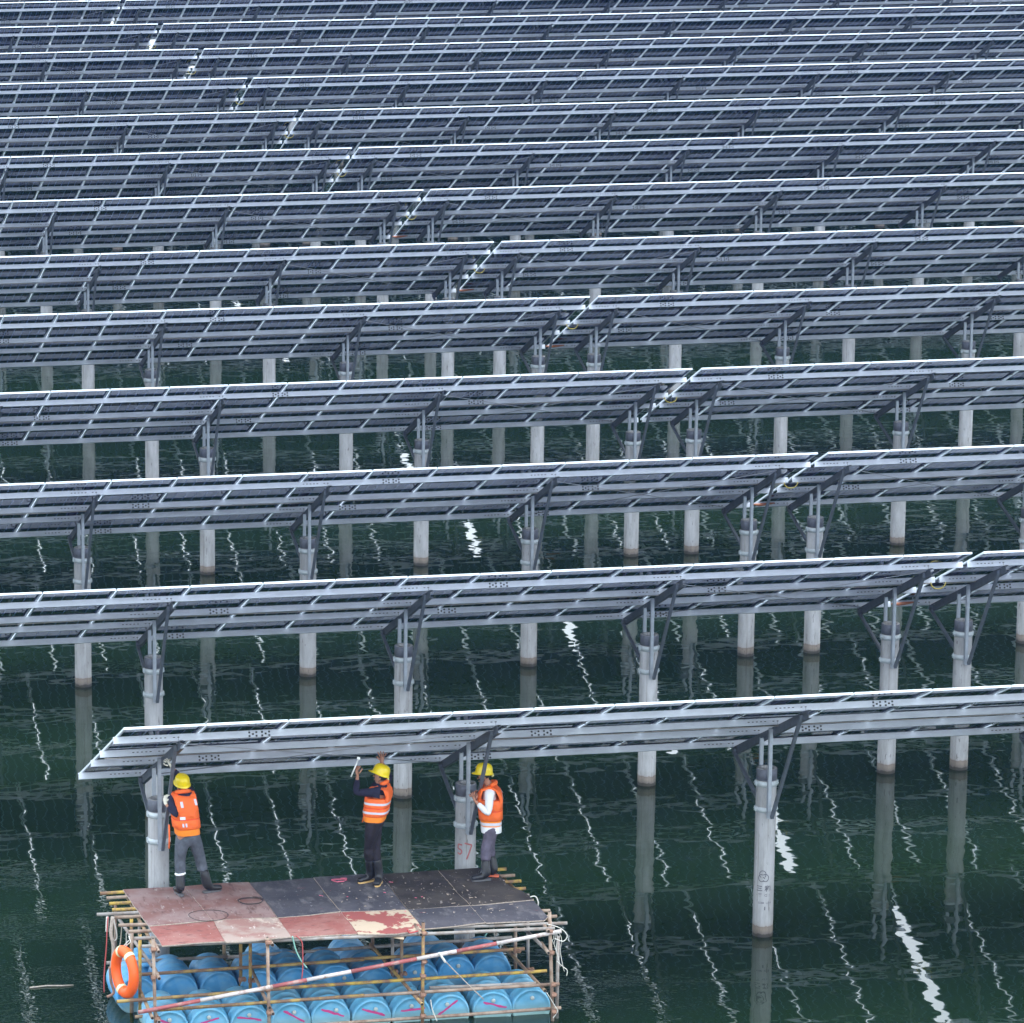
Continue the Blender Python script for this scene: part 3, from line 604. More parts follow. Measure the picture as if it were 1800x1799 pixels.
def barrel(x, Y, z, rz, ry, front):
    o = link_mesh('barrel', BMF if front is not None else BME, plat, L((x,Y,z)), (random.uniform(-.03,.03), ry, rz))
    a = random.uniform(-.5,.4); bu = link_mesh('bung', BU, o, (.17*math.sin(a), .002, .17*math.cos(a)-.02))
    if front:
        q = MB(); s_ = random.uniform(-.25,.25); n_ = 7; y0 = .17*math.cos(a)-.045; pts = [(-.17+.34*k/n_+.02*s_, y0-.03+s_*(-.17+.34*k/n_)+random.uniform(-.006,.006)) for k in range(n_+1)]
        vs = []
        for i, (u, v) in enumerate(pts): hw = .011+random.uniform(0,.009)*(1 if 0 < i < n_ else 0); vs += [(u, .0095, v-hw), (u, .0095, v+hw)]
        q.add(vs, [(2*k,2*k+2,2*k+3,2*k+1) for k in range(n_)]); q.build('spray_mark', mag, o)
    return o
for i, px in enumerate(face_x):
    x = at(px, 1765, Y=-8.68).x; barrel(x, -8.68+random.uniform(-.02,.02), .09+random.uniform(-.015,.02), random.uniform(-.05,.05), random.uniform(-.5,.5), i not in (0,))
face2 = [(866,1679),(803,1683),(738,1692),(660,1701),(590,1697),(520,1701),(455,1707),(386,1708),(314,1713),(240,1718)]
for i, (px, py) in enumerate(face2):
    z = .235-(.05 if i in (3,) else 0); a = at(px, py, z=z+.28); barrel(a.x, a.y, z, random.uniform(-.09,.09), random.uniform(-3,3), None)
for i in (1, 3, 5, 8):
    x = -9.6-i*.60; barrel(x+random.uniform(-.02,.02), -6.45+random.uniform(-.03,.03), .02, random.uniform(-.05,.05), random.uniform(-3,3), None)

# ropes tied on the frame
rope_w = mat('pale_rope', (.62,.60,.55), .8, var=.2, vscale=30); rope_b = mat('brown_rope', (.40,.34,.29), .85, var=.3, vscale=30); rope_r = mat('red_cord', (.45,.08,.08), .7); rope_g = mat('green_cord', (.25,.50,.42), .7); rope_p = mat('pink_string', (.72,.16,.24), .7)
def rope(pp, Y, r_, m_, name='rope', par=plat):
    P_ = [at(x, y, Y=Y) for x, y in pp]; P_ = [L(p) for p in P_]; out = []
    for i in range(len(P_)-1):                       # Catmull-Rom
        p0, p1, p2, p3 = P_[max(i-1,0)], P_[i], P_[i+1], P_[min(i+2,len(P_)-1)]
        for k in range(5):
            t = k/5; out.append(.5*((2*p1)+(p2-p0)*t+(2*p0-5*p1+4*p2-p3)*t*t+(3*p1-p0-3*p2+p3)*t**3))
    out.append(P_[-1]); q = MB(); q.path(out, r_, 6); return q.build(name, m_, par)
rope([(190,1612),(188,1640),(187,1665),(183,1715),(183,1745)], -7.7, .009, rope_r)
rope([(189,1612),(188,1630),(188,1638)], -7.68, .02, rope_w)
rope([(198,1612),(195,1640),(199,1660),(199,1680),(196,1700)], -7.75, .026, rope_b)
rope([(199,1612),(205,1640),(205,1650),(200,1654),(196,1648)], -7.6, .008, rope_w)
rope([(214,1628),(212,1655),(208,1670)], -7.3, .008, rope_b); rope([(222,1640),(222,1665)], -7.3, .007, rope_w); rope([(193,1700),(195,1725),(200,1745),(188,1753)], -7.9, .02, mat('wet_rope', (.30,.17,.13), .8, var=.3, vscale=20))
for dx, ln in ((0,40),(4,52),(11,60),(-3,30)): rope([(975+dx*.4,1636),(976+dx,1650),(974+dx,1636+ln*.6),(979+dx*.9,1636+ln),(981+dx,1648+ln)], YF-.07-dx*.004, .004, rope_w)
rope([(962,1625),(975,1628),(988,1634),(997,1645),(990,1655),(975,1650)], YF-.12, .007, rope_w); rope([(979,1690),(990,1700),(997,1706),(996,1716)], YF-.1, .006, rope_w); rope([(961,1745),(975,1768),(980,1778),(972,1790)], YF-.06, .006, rope_w)
rope([(932,1577),(941,1576),(946,1585),(946,1592)], -8.0, .009, rope_w); rope([(774,1677),(781,1688),(800,1708),(822,1730),(850,1757)], YF-.09, .008, rope_b, 'rope'); rope([(771,1675),(778,1684),(783,1692),(776,1682)], YF-.09, .016, rope_w)
rope([(514,1646),(520,1670),(530,1690),(540,1702)], -8.9, .010, rope_g); rope([(520,1645),(530,1655),(532,1672),(532,1705),(529,1730)], -8.92, .008, rope_r); rope([(716,1634),(720,1640),(735,1637)], YF, .012, rope_r)
rope([(757,1758),(760,1775),(768,1795)], YF-.03, .008, rope_w); rope([(847,1655),(855,1642),(858,1636)], -6.6, .01, rope_g); rope([(868,1632),(870,1645),(876,1634)], -8.0, .01, rope_b)

# life buoy hanging on the left side
by = at(219.5, 1709, Y=-8.45); buoy = empty('life_buoy', by, R(-70), label='orange ring life buoy with pale bands on the platform left side', cat='life buoy')
q = MB(); RR, rr = .275, .078; n1, n2 = 40, 14
for i in range(n1):
    a = 2*math.pi*i/n1
    for k in range(n2):
        c = 2*math.pi*k/n2; x = (RR+rr*math.cos(c)); q.v.append((x*math.cos(a)*.93, rr*.92*math.sin(c), x*math.sin(a)*1.06))
for i in range(n1):
    for k in range(n2): q.f.append((i*n2+k, ((i+1) % n1)*n2+k, ((i+1) % n1)*n2+(k+1) % n2, i*n2+(k+1) % n2)); q.m.append(0); q.s.append(True)
q.build('ring', mat('buoy_orange', (.90,.13,.02), .5, var=.06, vscale=5), buoy)
for a in (58, 112, 250):
    q = MB(); a = R(a); u = Vector((math.cos(a)*.93,0,math.sin(a)*1.06)); tn = Vector((-math.sin(a),0,math.cos(a))); ring = []
    for s_ in (-.028,.028): ring.append([u*RR + tn*s_ + (u.normalized()*math.cos(c)+Vector((0,1,0))*math.sin(c)*.93)*(rr+.005) for c in [2*math.pi*k/14 for k in range(14)]])
    q.add(ring[0]+ring[1], [(k,(k+1) % 14,14+(k+1) % 14,14+k) for k in range(14)], 0, True); q.build('band', mat('reflective_band', (.80,.76,.45), .5), buoy)
q = MB(); q.path([(.0,.0,.36),(.06,.06,.44),(.03,.05,.52)], .008, 6); q.path([(-.05,0,.35),(.02,.05,.45)], .007, 6); q.build('hanging_cord', rope_w, buoy)

# loose things on the deck
def ring_on_deck(px, py, rad, m_, name, lab, cat, wob=.05, turns=1.0, r_=.004):
    c = at(px, py, z=ZD+.016); q = MB(); n_ = int(40*turns)
    q.path([(rad*(1+wob*math.sin(3*a)+.08*turns*a/30)*math.cos(a), rad*(1+wob*math.cos(2*a))*math.sin(a), .008+.01*(a/6.3)) for a in [2*math.pi*k/40 for k in range(n_+1)]], r_, 6)
    return tag(q.build(name, m_, None, c), lab, cat)
ring_on_deck(367,1611,.27, black_rub, 'wire_ring', 'large thin black wire ring lying on the brown plywood', 'wire')
ring_on_deck(441,1586,.165, black_rub, 'wire_ring', 'small doubled black wire ring at the edge of the brown plywood', 'wire', .08, 2.2)
ring_on_deck(597,1550,.09, rope_p, 'string_coil', 'tangle of pink string on the dark grey deck board', 'string', .32, 2.2, .0035)
chips = MB()
for i in range(110):
    u = random.random(); v = random.random(); px = 560+u*350; py = 1545+v*62
    if px < 215+ (py-1563)*.7 or px > 868+(py-1528)*1.0: continue
    if i % 3 and px < 660: continue
    c = at(px, py, z=ZD+.018); a = random.uniform(0,3.14); l_ = random.choice((.006,.01,.012,.016,.03)); w_ = .003+.005*random.random(); ux = Vector((math.cos(a),math.sin(a),0)); uy = Vector((-ux.y,ux.x,0))
    P_ = [c-ux*l_-uy*w_, c+ux*l_-uy*w_, c+ux*l_+uy*w_, c-ux*l_+uy*w_]; chips.add(P_+[p+Vector((0,0,.005)) for p in P_], [(4,5,6,7),(0,1,5,4),(1,2,6,5),(2,3,7,6),(3,0,4,7)], 0 if random.random() < .93 else 1)
tag(chips.build('wood_chips', [mat('chip_wood', (.42,.34,.28), .9), rope_p]), kind='stuff')
c = at(95,1734,z=.01); q = MB(); q.path([(-.35,.0,0),(-.1,.03,.004),(.12,-.01,.004),(.28,.0,0)], .012, 6); tag(q.build('floating_stick', rope_b, None, c), 'thin brown stick floating in the water left of the platform', 'stick')

# ---------------------------------------------------------------- people
def bake(o):
    dg = bpy.context.evaluated_depsgraph_get(); me = bpy.data.meshes.new_from_object(o.evaluated_get(dg)); old = o.data; nm = o.name; bpy.data.objects.remove(o); bpy.data.meshes.remove(old); return me
def skin_mesh(nodes, edges, mat_, sub=2, root=0):
    """nodes: list of (pos, rx, ry)"""
    me = bpy.data.meshes.new('skin'); me.from_pydata([tuple(n_[0]) for n_ in nodes], edges, []); o = bpy.data.objects.new('skin', me); COL.objects.link(o)
    o.modifiers.new('s', 'SKIN'); 
    for i, n_ in enumerate(nodes): me.skin_vertices[0].data[i].radius = (n_[1], n_[2] if len(n_) > 2 else n_[1]); me.skin_vertices[0].data[i].use_root = (i == root)
    m_ = o.modifiers.new('u', 'SUBSURF'); m_.levels = sub; m_.render_levels = sub
    bpy.context.view_layer.update(); r_ = bake(o); r_.materials.clear(); r_.materials.append(mat_)
    r_.polygons.foreach_set('use_smooth', [True]*len(r_.polygons)); return r_
def join(meshes, mats):
    vs, fs, mi = [], [], []
    for k, m_ in enumerate(meshes):
        b_ = len(vs); vs += [tuple(v.co) for v in m_.vertices]
        for p_ in m_.polygons: fs.append([b_+i for i in p_.vertices]); mi.append(mats[k][1])
    me = bpy.data.meshes.new('joined'); me.from_pydata(vs, [], fs)
    seen = []
    for q_ in mats:
        while len(seen) <= q_[1]: seen.append(None)
        seen[q_[1]] = q_[0]
    for s_ in seen: me.materials.append(s_)
    me.polygons.foreach_set('material_index', mi); me.polygons.foreach_set('use_smooth', [True]*len(fs)); return me
skin_m = mat('weathered_skin', (.42,.20,.13), .55, var=.08, vscale=20); hair_m = mat('short_black_hair', (.012,.011,.012), .7)
vest_m = mat('life_vest_orange', (.93,.155,.028), .75, var=.12, vscale=7, bump=.02, bscale=13); vest_d = mat('vest_webbing', (.75,.06,.02), .8); vest_y = mat('under_vest_orange', (.95,.26,.02), .7, var=.06, vscale=10, bump=.006, bscale=12)
refl = mat('reflective_tape', (.62,.60,.66), .5); yel_h = mat('yellow_helmet_plastic', (.88,.66,.015), .28, var=.04, vscale=6); boot_m = mat('black_rubber_boot', (.014,.015,.018), .45, var=.8, vscale=14, bump=.003, bscale=30); glove_m = mat('cream_cotton_glove', (.72,.68,.58), .9, bump=.002, bscale=90)
navy = mat('navy_sweater', (.012,.013,.035), .9, var=.3, vscale=16, bump=.008, bscale=16); white_s = mat('white_cotton_shirt', (.78,.78,.80), .8, bump=.01, bscale=12)
den = mat('grey_work_trousers', (.075,.087,.108), .85, var=.55, vscale=7, bump=.03, bscale=11); dk = mat('dark_plum_trousers', (.016,.013,.020), .85, var=.7, vscale=8, bump=.03, bscale=11); pur = mat('grey_purple_trousers', (.10,.088,.125), .85, var=.4, vscale=7, bump=.03, bscale=11)
sole_y = mat('tan_boot_sole', (.62,.40,.16), .8); sole_r = mat('red_boot_heel', (.65,.15,.08), .8); sole_g = mat('grey_boot_sole', (.10,.10,.105), .8)

def elbow(S, W, pole, a=.29, b_=.27):
    d_ = W-S; D_ = min(d_.length, (a+b_)*.985); n_ = d_.normalized(); x = (a*a-b_*b_+D_*D_)/(2*D_); h_ = math.sqrt(max(a*a-x*x, 0)); p_ = Vector(pole); p_ = (p_-n_*p_.dot(n_)).normalized(); return S+n_*x+p_*h_, S+n_*D_
def hand(wr, d_, nrm, grip, m_, sc=1.0, thumb=1):
    """palm from the wrist along d_, palm facing nrm; grip 0 open .. 1 closed round a bar"""
    d_ = d_.normalized(); nrm = (nrm-d_*nrm.dot(d_)).normalized(); sd = d_.cross(nrm)*thumb; out = []
    pn = [(wr-d_*.03,.026,.022),(wr+d_*.01,.030,.020),(wr+d_*.05,.040,.018),(wr+d_*.085,.040,.016)]
    out.append(skin_mesh([(p, a*sc, b_*sc) for p, a, b_ in pn], [(0,1),(1,2),(2,3)], m_, 1))
    for k, (off, ln) in enumerate(((-.030,.066),(-.010,.078),(.010,.074),(.030,.058))):
        p0 = wr+d_*.075+sd*off; a1 = grip*1.15; a2 = grip*2.3; a3 = grip*3.2; spread = sd*off*(.9*(1-grip))
        dirs = [d_*math.cos(a)+nrm*math.sin(a) for a in (a1*.6, a2*.75, a3*.8)]; p1 = p0+dirs[0]*ln*.5+spread; p2 = p1+dirs[1]*ln*.33+spread*.5; p3 = p2+dirs[2]*ln*.27
        out.append(skin_mesh([(p0,.0095),(p1,.0092),(p2,.0085),(p3,.0072)], [(0,1),(1,2),(2,3)], m_, 1))
    t0 = wr+d_*.025-sd*.028; t1 = t0-sd*.028+d_*.025+nrm*.012; t2 = t1+d_*.022+nrm*.02*(1+grip)-sd*.006*(1-grip); t3 = t2+nrm*.018*(.3+grip)+d_*.014+sd*.012*grip
    out.append(skin_mesh([(t0,.013),(t1,.0115),(t2,.010),(t3,.0085)], [(0,1),(1,2),(2,3)], m_, 1))
    return out
def loft(rings, m_idx=0):
    q = MB(); n_ = len(rings[0]); vs = [v for r_ in rings for v in r_]
    q.add(vs, [(i*n_+k, i*n_+(k+1) % n_, (i+1)*n_+(k+1) % n_, (i+1)*n_+k) for i in range(len(rings)-1) for k in range(n_)], m_idx, True)
    q.add(list(rings[0]), [tuple(reversed(range(n_)))], m_idx); q.add(list(rings[-1]), [tuple(range(n_))], m_idx); return q

def person(lab, base, feet, toes, hips, chest, head, fwd, look, hands, top_m, tr_m, sole_m, gloves, vest_z, style):
    """feet/toes/hips/chest/head are world points; chest = middle between the shoulders; hands = {side:(wrist, dir, palm, grip, pole)}"""
    root = empty('person', base, label=lab, cat='person', group='workers in orange life vests on the platform')
    W = lambda p: Vector(p)-Vector(base)
    feet = [W(f_) for f_ in feet]; toes = [W(t_) for t_ in toes]; hips = W(hips); chest = W(chest); head = W(head); fwd = Vector(fwd); fwd.z = 0; fwd.normalize(); rgt = fwd.cross(Vector((0,0,1))); look = Vector(look).normalized()
    spine = (chest-hips); upv = spine.normalized()
    SH = [chest-rgt*.185-upv*.02, chest+rgt*.185-upv*.02]; HP_ = [hips-rgt*.095-upv*.03, hips+rgt*.095-upv*.03]
    nk = chest+upv*.075; hd = head
    # legs
    AN = [f_+Vector((0,0,.085)) for f_ in feet]; KN = []
    for i in range(2):
        mid = (HP_[i]+AN[i])/2; ln = (HP_[i]-AN[i]).length; bend = style.get('bend', .035)
        kd = (toes[i]-feet[i]); kd.z = 0; kd = (kd.normalized()+fwd).normalized(); KN.append(mid+fwd*bend)
    EL, WR = [], []
    for i, key in enumerate(('L','R')):
        w_, d_, pn_, gr_, pole = hands[key]; e_, w2 = elbow(SH[i], W(w_), pole); EL.append(e_); WR.append(w2)
    # body: one continuous skin
    N = [(hips,.115,.10),(hips.lerp(chest,.45),.115,.095),(hips.lerp(chest,.8),.13,.10),(chest+upv*.01,.10,.085),(nk,.052,.055),(hd-upv*.075,.058,.06),(hd-upv*.02,.076,.085),(hd+upv*.05,.078,.088),(hd+upv*.10,.05,.055)]
    Ed = [(i,i+1) for i in range(8)]
    def chain(start, pts):
        prev = start
        for p in pts: N.append(p); Ed.append((prev,len(N)-1)); prev = len(N)-1
    for i in range(2):
        chain(3, [(SH[i],.055,.055),(SH[i].lerp(EL[i],.5),.044,.044),(EL[i],.036,.036),(EL[i].lerp(WR[i],.5),.034,.034),(WR[i],.025,.022)])
        chain(0, [(HP_[i],.088,.088),(HP_[i].lerp(KN[i],.5),.072,.072),(KN[i],.052,.052),(KN[i].lerp(AN[i],.4),.052,.052),(AN[i],.034,.034)])
    lk = look.normalized(); face = [skin_mesh([(hd+lk*.06-upv*.0,.02),(hd+lk*.098-upv*.022,.013),(hd+lk*.088-upv*.03,.012)], [(0,1),(1,2)], skin_m, 1)]
    sdv = lk.cross(upv).normalized()
    for s_ in (-1,1): face.append(skin_mesh([(hd+sdv*s_*.07-upv*.01,.014),(hd+sdv*s_*.088-upv*.0-lk*.01,.018,.012),(hd+sdv*s_*.084-upv*.03,.012)], [(0,1),(1,2)], skin_m, 1))
    face.append(skin_mesh([(hd+lk*.075-upv*.062-sdv*.02,.008),(hd+lk*.079-upv*.062+sdv*.02,.008)], [(0,1)], skin_m, 1))
    ms = [skin_mesh(N, Ed, skin_m, 2)]+face; hm = []
    for i, key in enumerate(('L','R')):
        w_, d_, pn_, gr_, pole = hands[key]; hs_ = hand(WR[i], Vector(d_), Vector(pn_), gr_, glove_m if gloves[i] else skin_m, 1.0, 1 if i == 0 else -1)
        if gloves[i]:
            g_ = join(hs_+[skin_mesh([(WR[i]-(WR[i]-EL[i]).normalized()*.05,.033),(WR[i],.032)], [(0,1)], glove_m, 1)], [(glove_m,0)]*(len(hs_)+1)); link_mesh('glove', g_, root)
        else: ms += hs_
    body = link_mesh('body', join(ms, [(skin_m,0)]*len(ms)), root)
    eye = MB()
    for s_ in (-1,1):
        c_ = hd+lk*.083+sdv*s_*.03+upv*.0; eye.box(c_-Vector((.007,.007,.004)), c_+Vector((.007,.007,.004)))
    eye.build('eyes', hair_m, root)
    # hair under the helmet rim
    hr = MB(); hh = [(hd-upv*.045-lk*.03,.078,.078),(hd+upv*.0-lk*.018,.088,.088),(hd+upv*.06-lk*.01,.08,.08)]
    link_mesh('hair', skin_mesh(hh, [(0,1),(1,2)], hair_m, 2), root)
    # sweater / shirt
    N = [(hips+upv*.03,.14,.125),(hips.lerp(chest,.45),.14,.12),(hips.lerp(chest,.8),.145,.115),(chest+upv*.015,.11,.10),(nk-upv*.01,.072,.075)]; Ed = [(0,1),(1,2),(2,3),(3,4)]
    for i in range(2):
        cuff = WR[i]-(WR[i]-EL[i]).normalized()*(.05 if not gloves[i] else .065)
        chain(3, [(SH[i],.075,.075),(SH[i].lerp(EL[i],.45),.064,.064),(EL[i],.056,.056),(EL[i].lerp(cuff,.5),.05,.05),(cuff,.037,.037)])
    link_mesh('shirt', skin_mesh(N, Ed, top_m, 2), root)
    # trousers into boots
    N = [(hips+upv*.10,.165,.15),(hips-upv*.02,.17,.155)]; Ed = [(0,1)]
    for i in range(2):
        s0 = AN[i].lerp(KN[i],.62)
        chain(1, [(HP_[i]-upv*.03,.108,.112),(HP_[i].lerp(KN[i],.5),.094,.098),(KN[i]+upv*.05,.079,.082),(KN[i]-upv*.02,.084,.088),(KN[i].lerp(s0,.6),.080,.084),(s0-Vector((0,0,.015)),.074,.076)])
    link_mesh('trousers', skin_mesh(N, Ed, tr_m, 2, 1), root)
    for i in range(2):
        tv = (toes[i]-feet[i]); tv.z = 0; tv.normalize(); s0 = AN[i].lerp(KN[i],.62); heel = feet[i]-tv*.055
        nd = [(s0+Vector((0,0,.04)),.076,.078),(AN[i].lerp(KN[i],.35),.070,.072),(AN[i]+Vector((0,0,.03)),.060,.064),(feet[i]+Vector((0,0,.062))+tv*.03,.058,.056),(feet[i]+tv*.12+Vector((0,0,.058)),.060,.046),(feet[i]+tv*.215+Vector((0,0,.048)),.050,.034),(heel+Vector((0,0,.055)),.054,.05)]
        bo = link_mesh('boot', skin_mesh(nd, [(0,1),(1,2),(2,3),(3,4),(4,5),(2,6)], boot_m, 2), root)
        sv = tv.cross(Vector((0,0,1))); pr_ = []
        for t_, wd in ((-.082,.022),(-.05,.036),(0,.034),(.06,.036),(.12,.042),(.17,.036),(.20,.018)): pr_.append((t_, wd))
        loop = [feet[i]+tv*t_+sv*wd for t_, wd in pr_]+[feet[i]+tv*t_-sv*wd for t_, wd in reversed(pr_)]; q = loft([[v+Vector((0,0,.001)) for v in loop],[v+Vector((0,0,.026)) for v in loop]]); q.build('sole', sole_m[i], bo)
        if style.get('band') == i:
            q = MB(); c_ = s0; 
            q2 = skin_mesh([(c_-upv*.03,.088,.088),(c_-upv*.0,.090,.090),(c_+upv*.02,.088,.088)], [(0,1),(1,2)], white_s, 1); link_mesh('ankle_band', q2, root)
    # life vest: a padded shell, open at the arms
    z0, z1 = vest_z; ax0 = hips+upv*z0; L_ = (chest-ax0).length
    def ring(t, wx, wf, wb, n_=28):
        c_ = ax0.lerp(chest, t); o_ = []
        for k in range(n_):
            a = 2*math.pi*k/n_; cx_, cy_ = math.cos(a), math.sin(a); e = .62; x = math.copysign(abs(cx_)**e, cx_)*wx; y = math.copysign(abs(cy_)**e, cy_)*(wf if cy_ > 0 else wb); o_.append(c_+rgt*x+fwd*y)
        return o_
    v = loft([ring(0,.175,.15,.155), ring(.03,.19,.17,.175), ring(.30,.19,.175,.18), ring(.34,.182,.165,.168), ring(.38,.19,.178,.182), ring(.60,.186,.18,.185), ring(.68,.17,.17,.178)])
    vest = v.build('life_vest', [vest_m], root)
    for sgn, dep, wd in ((1,.145,.145),(-1,.158,.165)):           # chest and back slabs up to the shoulders
        q = MB(); rg = []
        for t, ww, oo in ((.62,wd,dep),(.80,wd*.93,dep*.99),(.95,wd*.92,dep*.85),(1.06,wd*.86,dep*.55),(1.10,wd*.80,dep*.2)):
            c_ = ax0.lerp(chest, t)+fwd*sgn*oo; th_ = .030; o_ = []
            for k in range(12):
                a = 2*math.pi*k/12; cx_, cy_ = math.cos(a), math.sin(a); x = math.copysign(abs(cx_)**.5, cx_)*ww; y = math.copysign(abs(cy_)**.6, cy_)*th_; o_.append(c_+rgt*x+fwd*sgn*y*1.0)
            rg.append(o_)
        q = loft(rg); q.build('vest_panel', vest_m, vest)
    for s_ in (-1,1):                                             # shoulder straps
        q = MB()
        pts = [ax0.lerp(chest,.80)+fwd*-.15+rgt*s_*.12, ax0.lerp(chest,1.05)+fwd*-.10+rgt*s_*.125, ax0.lerp(chest,1.14)+rgt*s_*.13, ax0.lerp(chest,1.05)+fwd*.10+rgt*s_*.125, ax0.lerp(chest,.8)+fwd*.14+rgt*s_*.115]
        for a, b_ in zip(pts, pts[1:]): q.bar(a, b_+(b_-a).normalized()*.012, .075, .028, rgt)
        q.build('shoulder_strap', vest_m, vest)
    # collar pad behind the neck
    link_mesh('collar', skin_mesh([(nk-fwd*.02-rgt*.11+upv*.0,.032,.03),(nk-fwd*.085-rgt*.06+upv*.02,.036,.034),(nk-fwd*.10+upv*.025,.036,.034),(nk-fwd*.085+rgt*.06+upv*.02,.036,.034),(nk-fwd*.02+rgt*.11,.032,.03)], [(0,1),(1,2),(2,3),(3,4)], vest_m, 2), vest)
    # orange under vest hem with tape, seams and buckles
    hem = loft([ring(-.20,.168,.14,.145), ring(-.17,.172,.148,.152), ring(.03,.172,.15,.155)]); hem.build('vest_hem', vest_y, vest)
    def patch(t0, t1, x0, x1, side, m_, nm='reflective_patch', out=.006):
        q = MB(); sg = 1 if side == 'f' else -1
        def pt(t, x):
            wy = (.182 if t > .36 else .178) if side == 'b' else (.176 if t > .36 else .172)
            if t < .02: wy = .150
            if t > .66: wy = .158+.031 if side == 'b' else .145+.031
            if t > .86: wy -= (t-.86)*.35
            y = wy*max(0., 1-abs(x/.192)**3.2)**.31 if t < .66 else wy
            return ax0.lerp(chest, t)+rgt*x+fwd*sg*(y+out)
        n_ = 6; vs = []
        for i in range(n_+1):
            x = x0+(x1-x0)*i/n_; vs += [pt(t0, x), pt(t1, x)]
        q.add(vs, [(2*i,2*i+2,2*i+3,2*i+1) for i in range(n_)]); q.build(nm, m_, vest)
    for a in style.get('patches', ()): patch(*a)
    def belt(t, wx, wf, wb, h_, m_, nm):
        r0 = ring(t,wx,wf,wb); q = MB(); n_ = len(r0); q.add([v_-upv*h_/2 for v_ in r0]+[v_+upv*h_/2 for v_ in r0], [(k,(k+1) % n_,n_+(k+1) % n_,n_+k) for k in range(n_)], 0, True); q.build(nm, m_, vest)
    for t_ in style.get('rings', ()): belt(t_, .1915, .178, .184, .032, refl, 'reflective_band')
    if style.get('tape'): belt(-.10,.1755,.1525,.157,.045,refl,'reflective_belt')
    belt(.34,.189,.171,.174,.014,vest_d,'seam'); 
    if style.get('tassel'):
        a = W(at(*style['tassel'][0], Y=base[1]-.12)); b_ = W(at(*style['tassel'][1], Y=base[1]-.12)); q = MB(); q.path([a, a.lerp(b_,.5)+Vector((.006,0,0)), b_], .011, 6); q.build('hanging_strap', vest_m, vest)
    if style.get('hem'):   # shirt tail below the vest
        q = loft([ring(-.42,.168,.145,.15), ring(-.30,.172,.148,.152), ring(-.12,.165,.14,.145)]); q.build('shirt_tail', white_s, root)
    # helmet
    hz = (hd - (hd-upv*.1)).normalized()*.0 + upv; hz = (upv*.92 - lk*style.get('tilt', -.15)*1.0).normalized(); hx = sdv; hy = hz.cross(hx).normalized()
    if hy.dot(lk) < 0: hy = -hy
    hc = hd+upv*.048; q = MB(); n_ = 32; rings = []
    prof = [(.0,.140),(.03,.1385),(.06,.132),(.085,.116),(.101,.09),(.109,.055),(.113,.02),(.115,.0)]
    for r_, h_ in prof:
        o_ = []
        for k in range(n_):
            a = 2*math.pi*k/n_; rdg = .006 if abs(math.cos(a)) < .16 and r_ > .02 and h_ > .05 else 0
            o_.append(hc+hx*math.cos(a)*(r_*.93)+hy*math.sin(a)*(r_*1.10)+hz*(h_+rdg))
        rings.append(o_)
    brim = []
    for ex, dz in ((1.0,-.004),(1.0,-.010),):
        o_ = []
        for k in range(n_):
            a = 2*math.pi*k/n_; fr = max(0, math.sin(a))**3; o_.append(hc+hx*math.cos(a)*(.115*.93+.011)+hy*math.sin(a)*(.115*1.10+.011+.040*fr)+hz*(dz-.018*fr))
        brim.append(o_)
    rings += brim; inner = [hc+hx*math.cos(2*math.pi*k/n_)*.108+hy*math.sin(2*math.pi*k/n_)*.128+hz*-.004 for k in range(n_)]; rings.append(inner)
    vs = [v_ for r_ in rings[1:] for v_ in r_]; q.add(vs+[rings[0][0]], [(i*n_+k,(i+1)*n_+k,(i+1)*n_+(k+1) % n_,i*n_+(k+1) % n_) for i in range(len(rings)-2) for k in range(n_)]+[(k,(k+1) % n_,len(vs)) for k in range(n_)], 0, True)
    he = q.build('helmet', yel_h, root)
    q = MB(); q.path([hc-hy*.115-hz*.01, hc-hy*.135-hz*.035, hc-hy*.115-hz*.05], .014, 8); q.build('helmet_knob', mat('pale_yellow_plastic', (.85,.78,.35), .4), he)
    q = MB(); q.lathe([(.0,.002),(.016,.002),(.016,-.002)], 12, org=(0,0,0)); o_ = q.build('helmet_badge', refl, he); o_.matrix_basis = Matrix.Translation(hc+hy*.122+hz*.075) @ (hy+hz*.6).to_track_quat('Z','Y').to_matrix().to_4x4()
    q = MB()
    for s_ in (-1,1): q.path([hc+hx*s_*.10-hz*.0, hd+sdv*s_*.082-upv*.05, hd-upv*.10+lk*.03], .0045, 5)
    q.build('chin_strap', black_rub, he)
    return root

FZ = ZD+.012
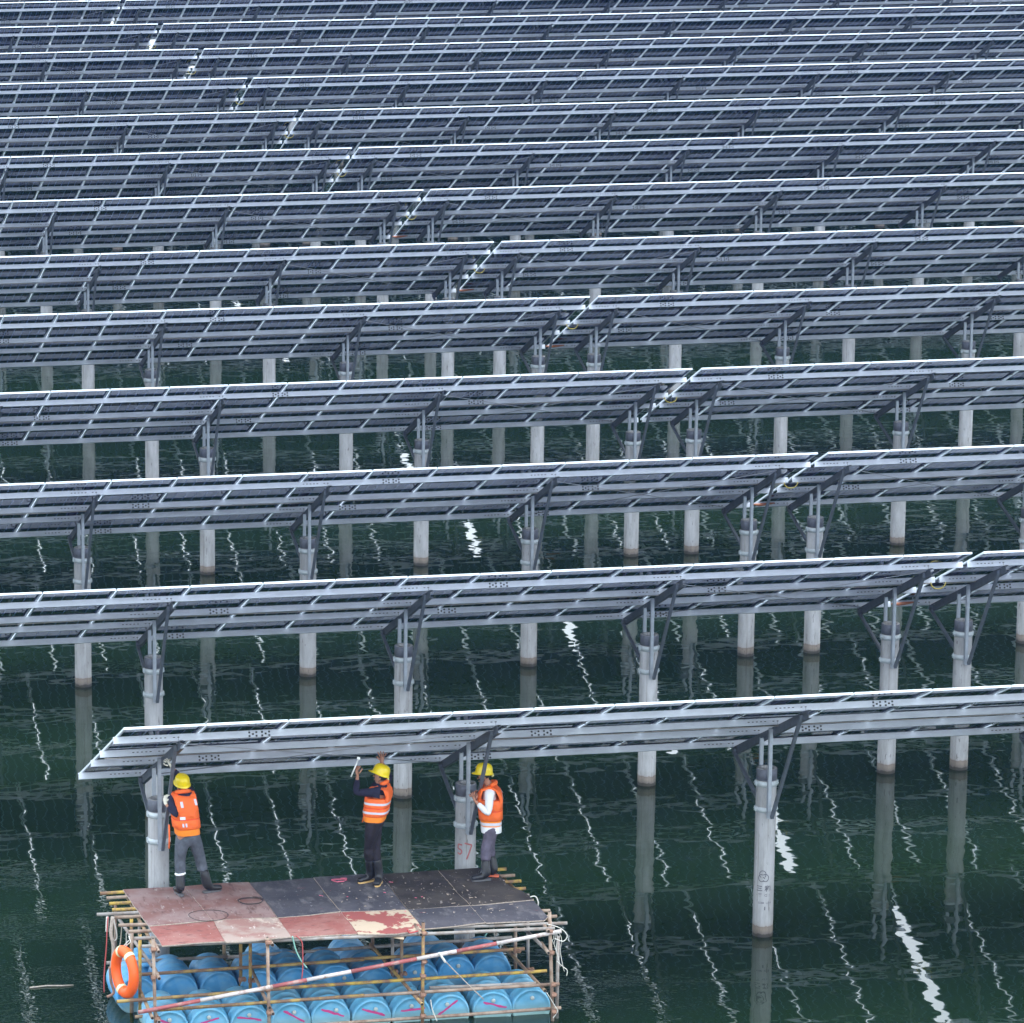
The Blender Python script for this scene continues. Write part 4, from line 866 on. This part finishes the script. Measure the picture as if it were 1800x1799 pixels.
# left worker, back to the camera, both hands at the brace
f0 = at(317,1574,z=FZ); f1 = at(366,1569,z=FZ); YW = -6.78
person('worker in grey trousers seen from behind, gripping the brace of the left pile', (f0.x,f0.y,FZ), [f0,f1], [f0+Vector((-.04,.24,0)), f1+Vector((.20,.06,0))],
       at(330,1470,Y=YW), at(321,1400,Y=YW+.02), at(321,1383,Y=YW+.06), (-.16,1,0), (-.35,.8,.45),
       {'L':(at(291,1412,Y=-6.80),(.02,.25,1),(.9,.5,0),.75,(-.45,-.6,-1)), 'R':(at(300.5,1347,Y=-6.62),(-.45,.15,.8),(-.3,1,0),.7,(-.5,.5,.5))}, navy, den, (sole_g,sole_g), (1,1), (.13,.5),
       dict(band=0, patches=[(.76,.94,-.10,-.06,'b',refl),(.80,.98,.11,.145,'b',refl),(.12,.24,-.11,-.085,'b',refl),(.12,.24,-.065,-.04,'b',refl),(.36,.46,-.13,-.055,'b',white_s)], tilt=.30, tassel=((297,1450),(297,1492))))
# middle worker, turned left, arms raised to the rails
f0 = at(651,1550,z=FZ); f1 = at(667,1553,z=FZ); YW = -6.86
person('worker in dark trousers turned left, both arms raised, white wrench in hand', (f0.x,f0.y,FZ), [f0,f1], [f0+Vector((-.24,-.09,0)), f1+Vector((-.10,-.22,0))],
       at(658,1444,Y=YW), at(667,1385,Y=YW+.02), at(668,1366,Y=YW+.02), (-.90,.42,0), (-.9,.3,.32),
       {'L':(at(628.5,1363,Y=-7.02),(-.15,.1,1),(.7,.6,0),.7,(-.3,.2,-1)), 'R':(at(671,1340,Y=-6.45),(.1,.2,1),(-.3,1,.2),.12,(.4,.4,-.2))}, navy, dk, (sole_y,sole_y), (0,0), (.10,.5),
       dict(rings=(.50,.17), tilt=.22, tassel=((641,1425),(637,1446))))
# right worker, turned left behind the brace
f0 = at(853,1548,z=FZ); f1 = at(867,1541,z=FZ); YW = -6.62
person('worker in white shirt beside the pile painted 57, holding its brace', (f0.x,f0.y,FZ), [f0,f1], [f0+Vector((-.25,-.02,0)), f1+Vector((-.22,.10,0))],
       at(863,1453,Y=YW), at(860,1387,Y=YW), at(851,1364,Y=YW), (-.97,.22,0), (-.95,.2,-.25),
       {'L':(at(835,1408,Y=-6.78),(-.4,.1,.85),(.3,.9,0),.7,(.5,-.5,-1)), 'R':(at(838,1404,Y=-6.55),(-.4,.1,.85),(.3,-.9,0),.7,(.4,.5,-.8))}, white_s, pur, (sole_g,sole_r), (0,0), (.12,.5),
       dict(patches=[(.74,.90,-.13,-.09,'b',refl),(.82,.98,.06,.10,'b',refl)], tape=1, hem=1, tilt=.12))
# wrench held by the middle worker
a = at(617,1366,Y=-7.04); b_ = at(630,1334,Y=-7.0); q = MB(); q.path([Vector(), (b_-a)*.5, b_-a], .012, 8); q.bar((b_-a)*.96, (b_-a)*1.08, .045, .02)
tag(q.build('wrench', mat('white_metal_tool', (.78,.78,.76), .4, .3), None, a), 'white wrench held up in the middle worker raised hand', 'wrench')
